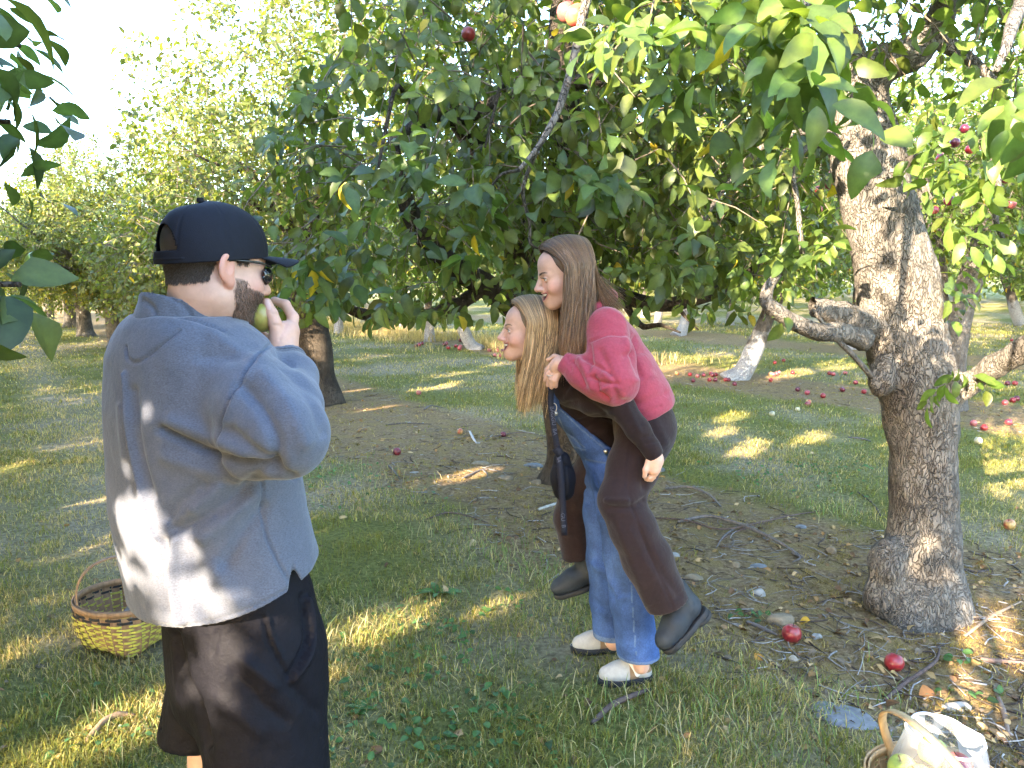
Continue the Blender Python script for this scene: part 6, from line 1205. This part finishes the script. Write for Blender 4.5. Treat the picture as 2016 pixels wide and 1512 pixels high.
# leaf litter and twig litter, uncountable
q=np.random.default_rng(81)
def scatter(n,strip,y0=1.9,y1=13):
    u=q.random(n*6); y=(y0**-.6+u*(y1**-.6-y0**-.6))**(1/-.6); x=(q.random(len(y))*2-1)*(y*.7+.8); s=strip_mask(x,y); k=q.random(len(y))<(s if strip else .1+.9*s); return x[k][:n],y[k][:n]
x,y=scatter(2100,False); n=len(x); D=q.normal(0,1,(n,3))*np.array([1,1,.25]); Nn=q.normal(0,.35,(n,3))+np.array([0,0,1.])
pal=np.array([(.30,.17,.07),(.22,.12,.06),(.38,.25,.11),(.42,.30,.16),(.14,.08,.045),(.20,.13,.07),(.18,.14,.10)]); C=pal[q.integers(0,len(pal),n)]*(.7+.6*q.random((n,1)))
Ln=.022+.035*q.random(n); V,F,C=leaves(np.stack([x,y,gz(x,y)+.010],-1),D,Nn,Ln,Ln*.55,C,T5,.5,.6,3)
M_dry=mat('dry_leaf',attr=True,rough=.8,spec=.15,trans=.15); tag(mk('leaf_litter',V,F,M_dry,col=C),'scatter of dry brown and yellow fallen leaves','leaf litter',kind='stuff')
x,y=scatter(2200,True); n=len(x); ps=[]
for i in range(n):
    a=q.random()*6.28; L_=.04+.22*q.random()**2.2; r_=.0016+.003*q.random()**2; p=np.array([x[i],y[i],0]); d=np.array([math.cos(a),math.sin(a),0])*L_; b=np.array([-d[1],d[0],0])*q.normal(0,.18)
    pts=np.array([p,p+d*.5+b,p+d]); pts[:,2]=gz(pts[:,0],pts[:,1])+r_*.8+q.random()*.008; c=np.array([(.12,.09,.07),(.22,.19,.16),(.075,.055,.045),(.34,.31,.28)][q.integers(4)])*(.8+.4*q.random())
    ps.append((*tube(pts,[r_,r_*.9,r_*.5],5,4),c))
V,F,C=join(ps); tag(mk('twig_litter',V,F,M_stick,col=C),'litter of small twigs on the mossy dirt strips','twig litter',kind='stuff')
# moss cushions and broad leaved weeds
x,y=scatter(9000,True,1.9,11); n=len(x); h=.010+.014*q.random(n); c=np.array([.27,.195,.065])*(1+.5*q.normal(0,.6,(n,1)).clip(-1.2,1.5)); kp=fbm(np.stack([x,y,0*x],-1),3.2,2,91)>.02; x,y,h,c=x[kp],y[kp],h[kp],c[kp]
ps=[]
for k in range(6):
    a=q.random(len(x))*6.28; rr=.022*np.sqrt(q.random(len(x))); ps.append(blades(x+rr*np.cos(a),y+rr*np.sin(a),h,np.full(len(x),.0045)*np.maximum(1,y/4),np.clip(c,.01,.5),1.2,90+k))
V,F,C=join(ps); tag(mk('moss',V,F,M_grass,col=C),'golden olive moss on the dirt under the trees','moss',kind='stuff')
P=[];
for px,py,k,r_ in ((800,1290,26,.2),(830,1400,32,.2),(760,1330,18,.15),(870,1440,26,.16),(1010,1420,12,.12),(780,1460,18,.2),(900,1230,25,.1),(820,1215,20,.1),(690,1350,40,.2),(990,1480,50,.15),(700,960,60,.4),(650,930,50,.3),(220,1480,40,.2),(1560,930,60,.35),(1640,920,50,.3),(1480,1215,14,.06),(1890,1300,10,.05),(1910,1370,10,.05),(1000,1190,15,.1)):
    c=gnd(px,py); P.append(np.stack([c[0]+q.normal(0,r_,k),c[1]+q.normal(0,r_*.9,k),np.zeros(k)],-1))
P=np.concatenate(P); n=len(P); P[:,2]=gz(P[:,0],P[:,1])+.012+.02*q.random(n); D=q.normal(0,1,(n,3))*np.array([1,1,.15])+np.array([0,0,.12]); Nn=q.normal(0,.25,(n,3))+np.array([0,-.2,1.]); C=np.array([.075,.16,.05])*(1+.35*q.normal(0,.6,(n,1))); Ln=.022+.026*q.random(n)
V,F,C=leaves(P,D,Nn,Ln,Ln*.62,np.clip(C,.01,.5),T5,.4,.3,8); tag(mk('weeds',V,F,M_leaf,col=C),'low broad leaved weeds in the grass','ground cover',kind='stuff')
def dock(px,py,s,label):
    g=gnd(px,py); n=7; a=np.linspace(0,6.28,n,endpoint=False)+q.random(n)*.5; D=np.stack([np.cos(a),np.sin(a),.35+.9*q.random(n)],-1); P=np.tile(np.array([g[0],g[1],gzp(g[0],g[1])]),(n,1)); C=np.array([.085,.19,.05])*(1+.25*q.normal(0,.6,(n,1)))
    Ln=s*(.7+.5*q.random(n)); V,F,C=leaves(P,D,np.tile([0,0,1.],(n,1)),Ln,Ln*.36,C,T5,.5,.2,9); tag(at_origin(mk('broadleaf_weed',V,F,M_leaf,None,C)),label,'plant')
dock(862,1165,.13,'rosette of long broad green leaves in the grass in the middle'); dock(1010,1412,.09,'small bright green rosette below the women in the grass'); dock(710,1395,.08,'round leaved green weed right of the black shorts')
q=np.random.default_rng(97)
for i,(px,py,s,lb) in enumerate(((938,1068,.075,'large curled buff leaf on the grass left of the far boot'),(912,1448,.07,'curled tan leaf lying in grass at the bottom middle'),(1595,1222,.06,'golden leaf lying right of the red apple'),(700,1005,.06,'pale brown leaf in the grass right of the man'),(1602,1460,.055,'upright brown curled leaf in grass at bottom right'),(1490,1292,.06,'orange leaf on dirt below the red apple'),(1810,1370,.10,'orange curled leaf above the corner basket'))):
    g=gnd(px,py); a=q.random()*6.28; col=[(.42,.33,.20),(.40,.25,.12),(.48,.28,.04),(.33,.22,.12),(.33,.20,.11),(.45,.22,.05),(.45,.18,.06)][i]
    V,F,C=leaves(np.array([[g[0],g[1],gzp(g[0],g[1])+.012]]),np.array([[math.cos(a),math.sin(a),.1]]),np.array([[.2,-.3,1.]]),np.array([s]),np.array([s*.6]),np.array([col]),(np.linspace(0,1,9),np.array([.05,.3,.43,.5,.5,.45,.35,.2,.0])),.6,.7,i)
    tag(at_origin(mk('fallen_leaf',V,F,M_dry,None,C)),lb,'leaf')
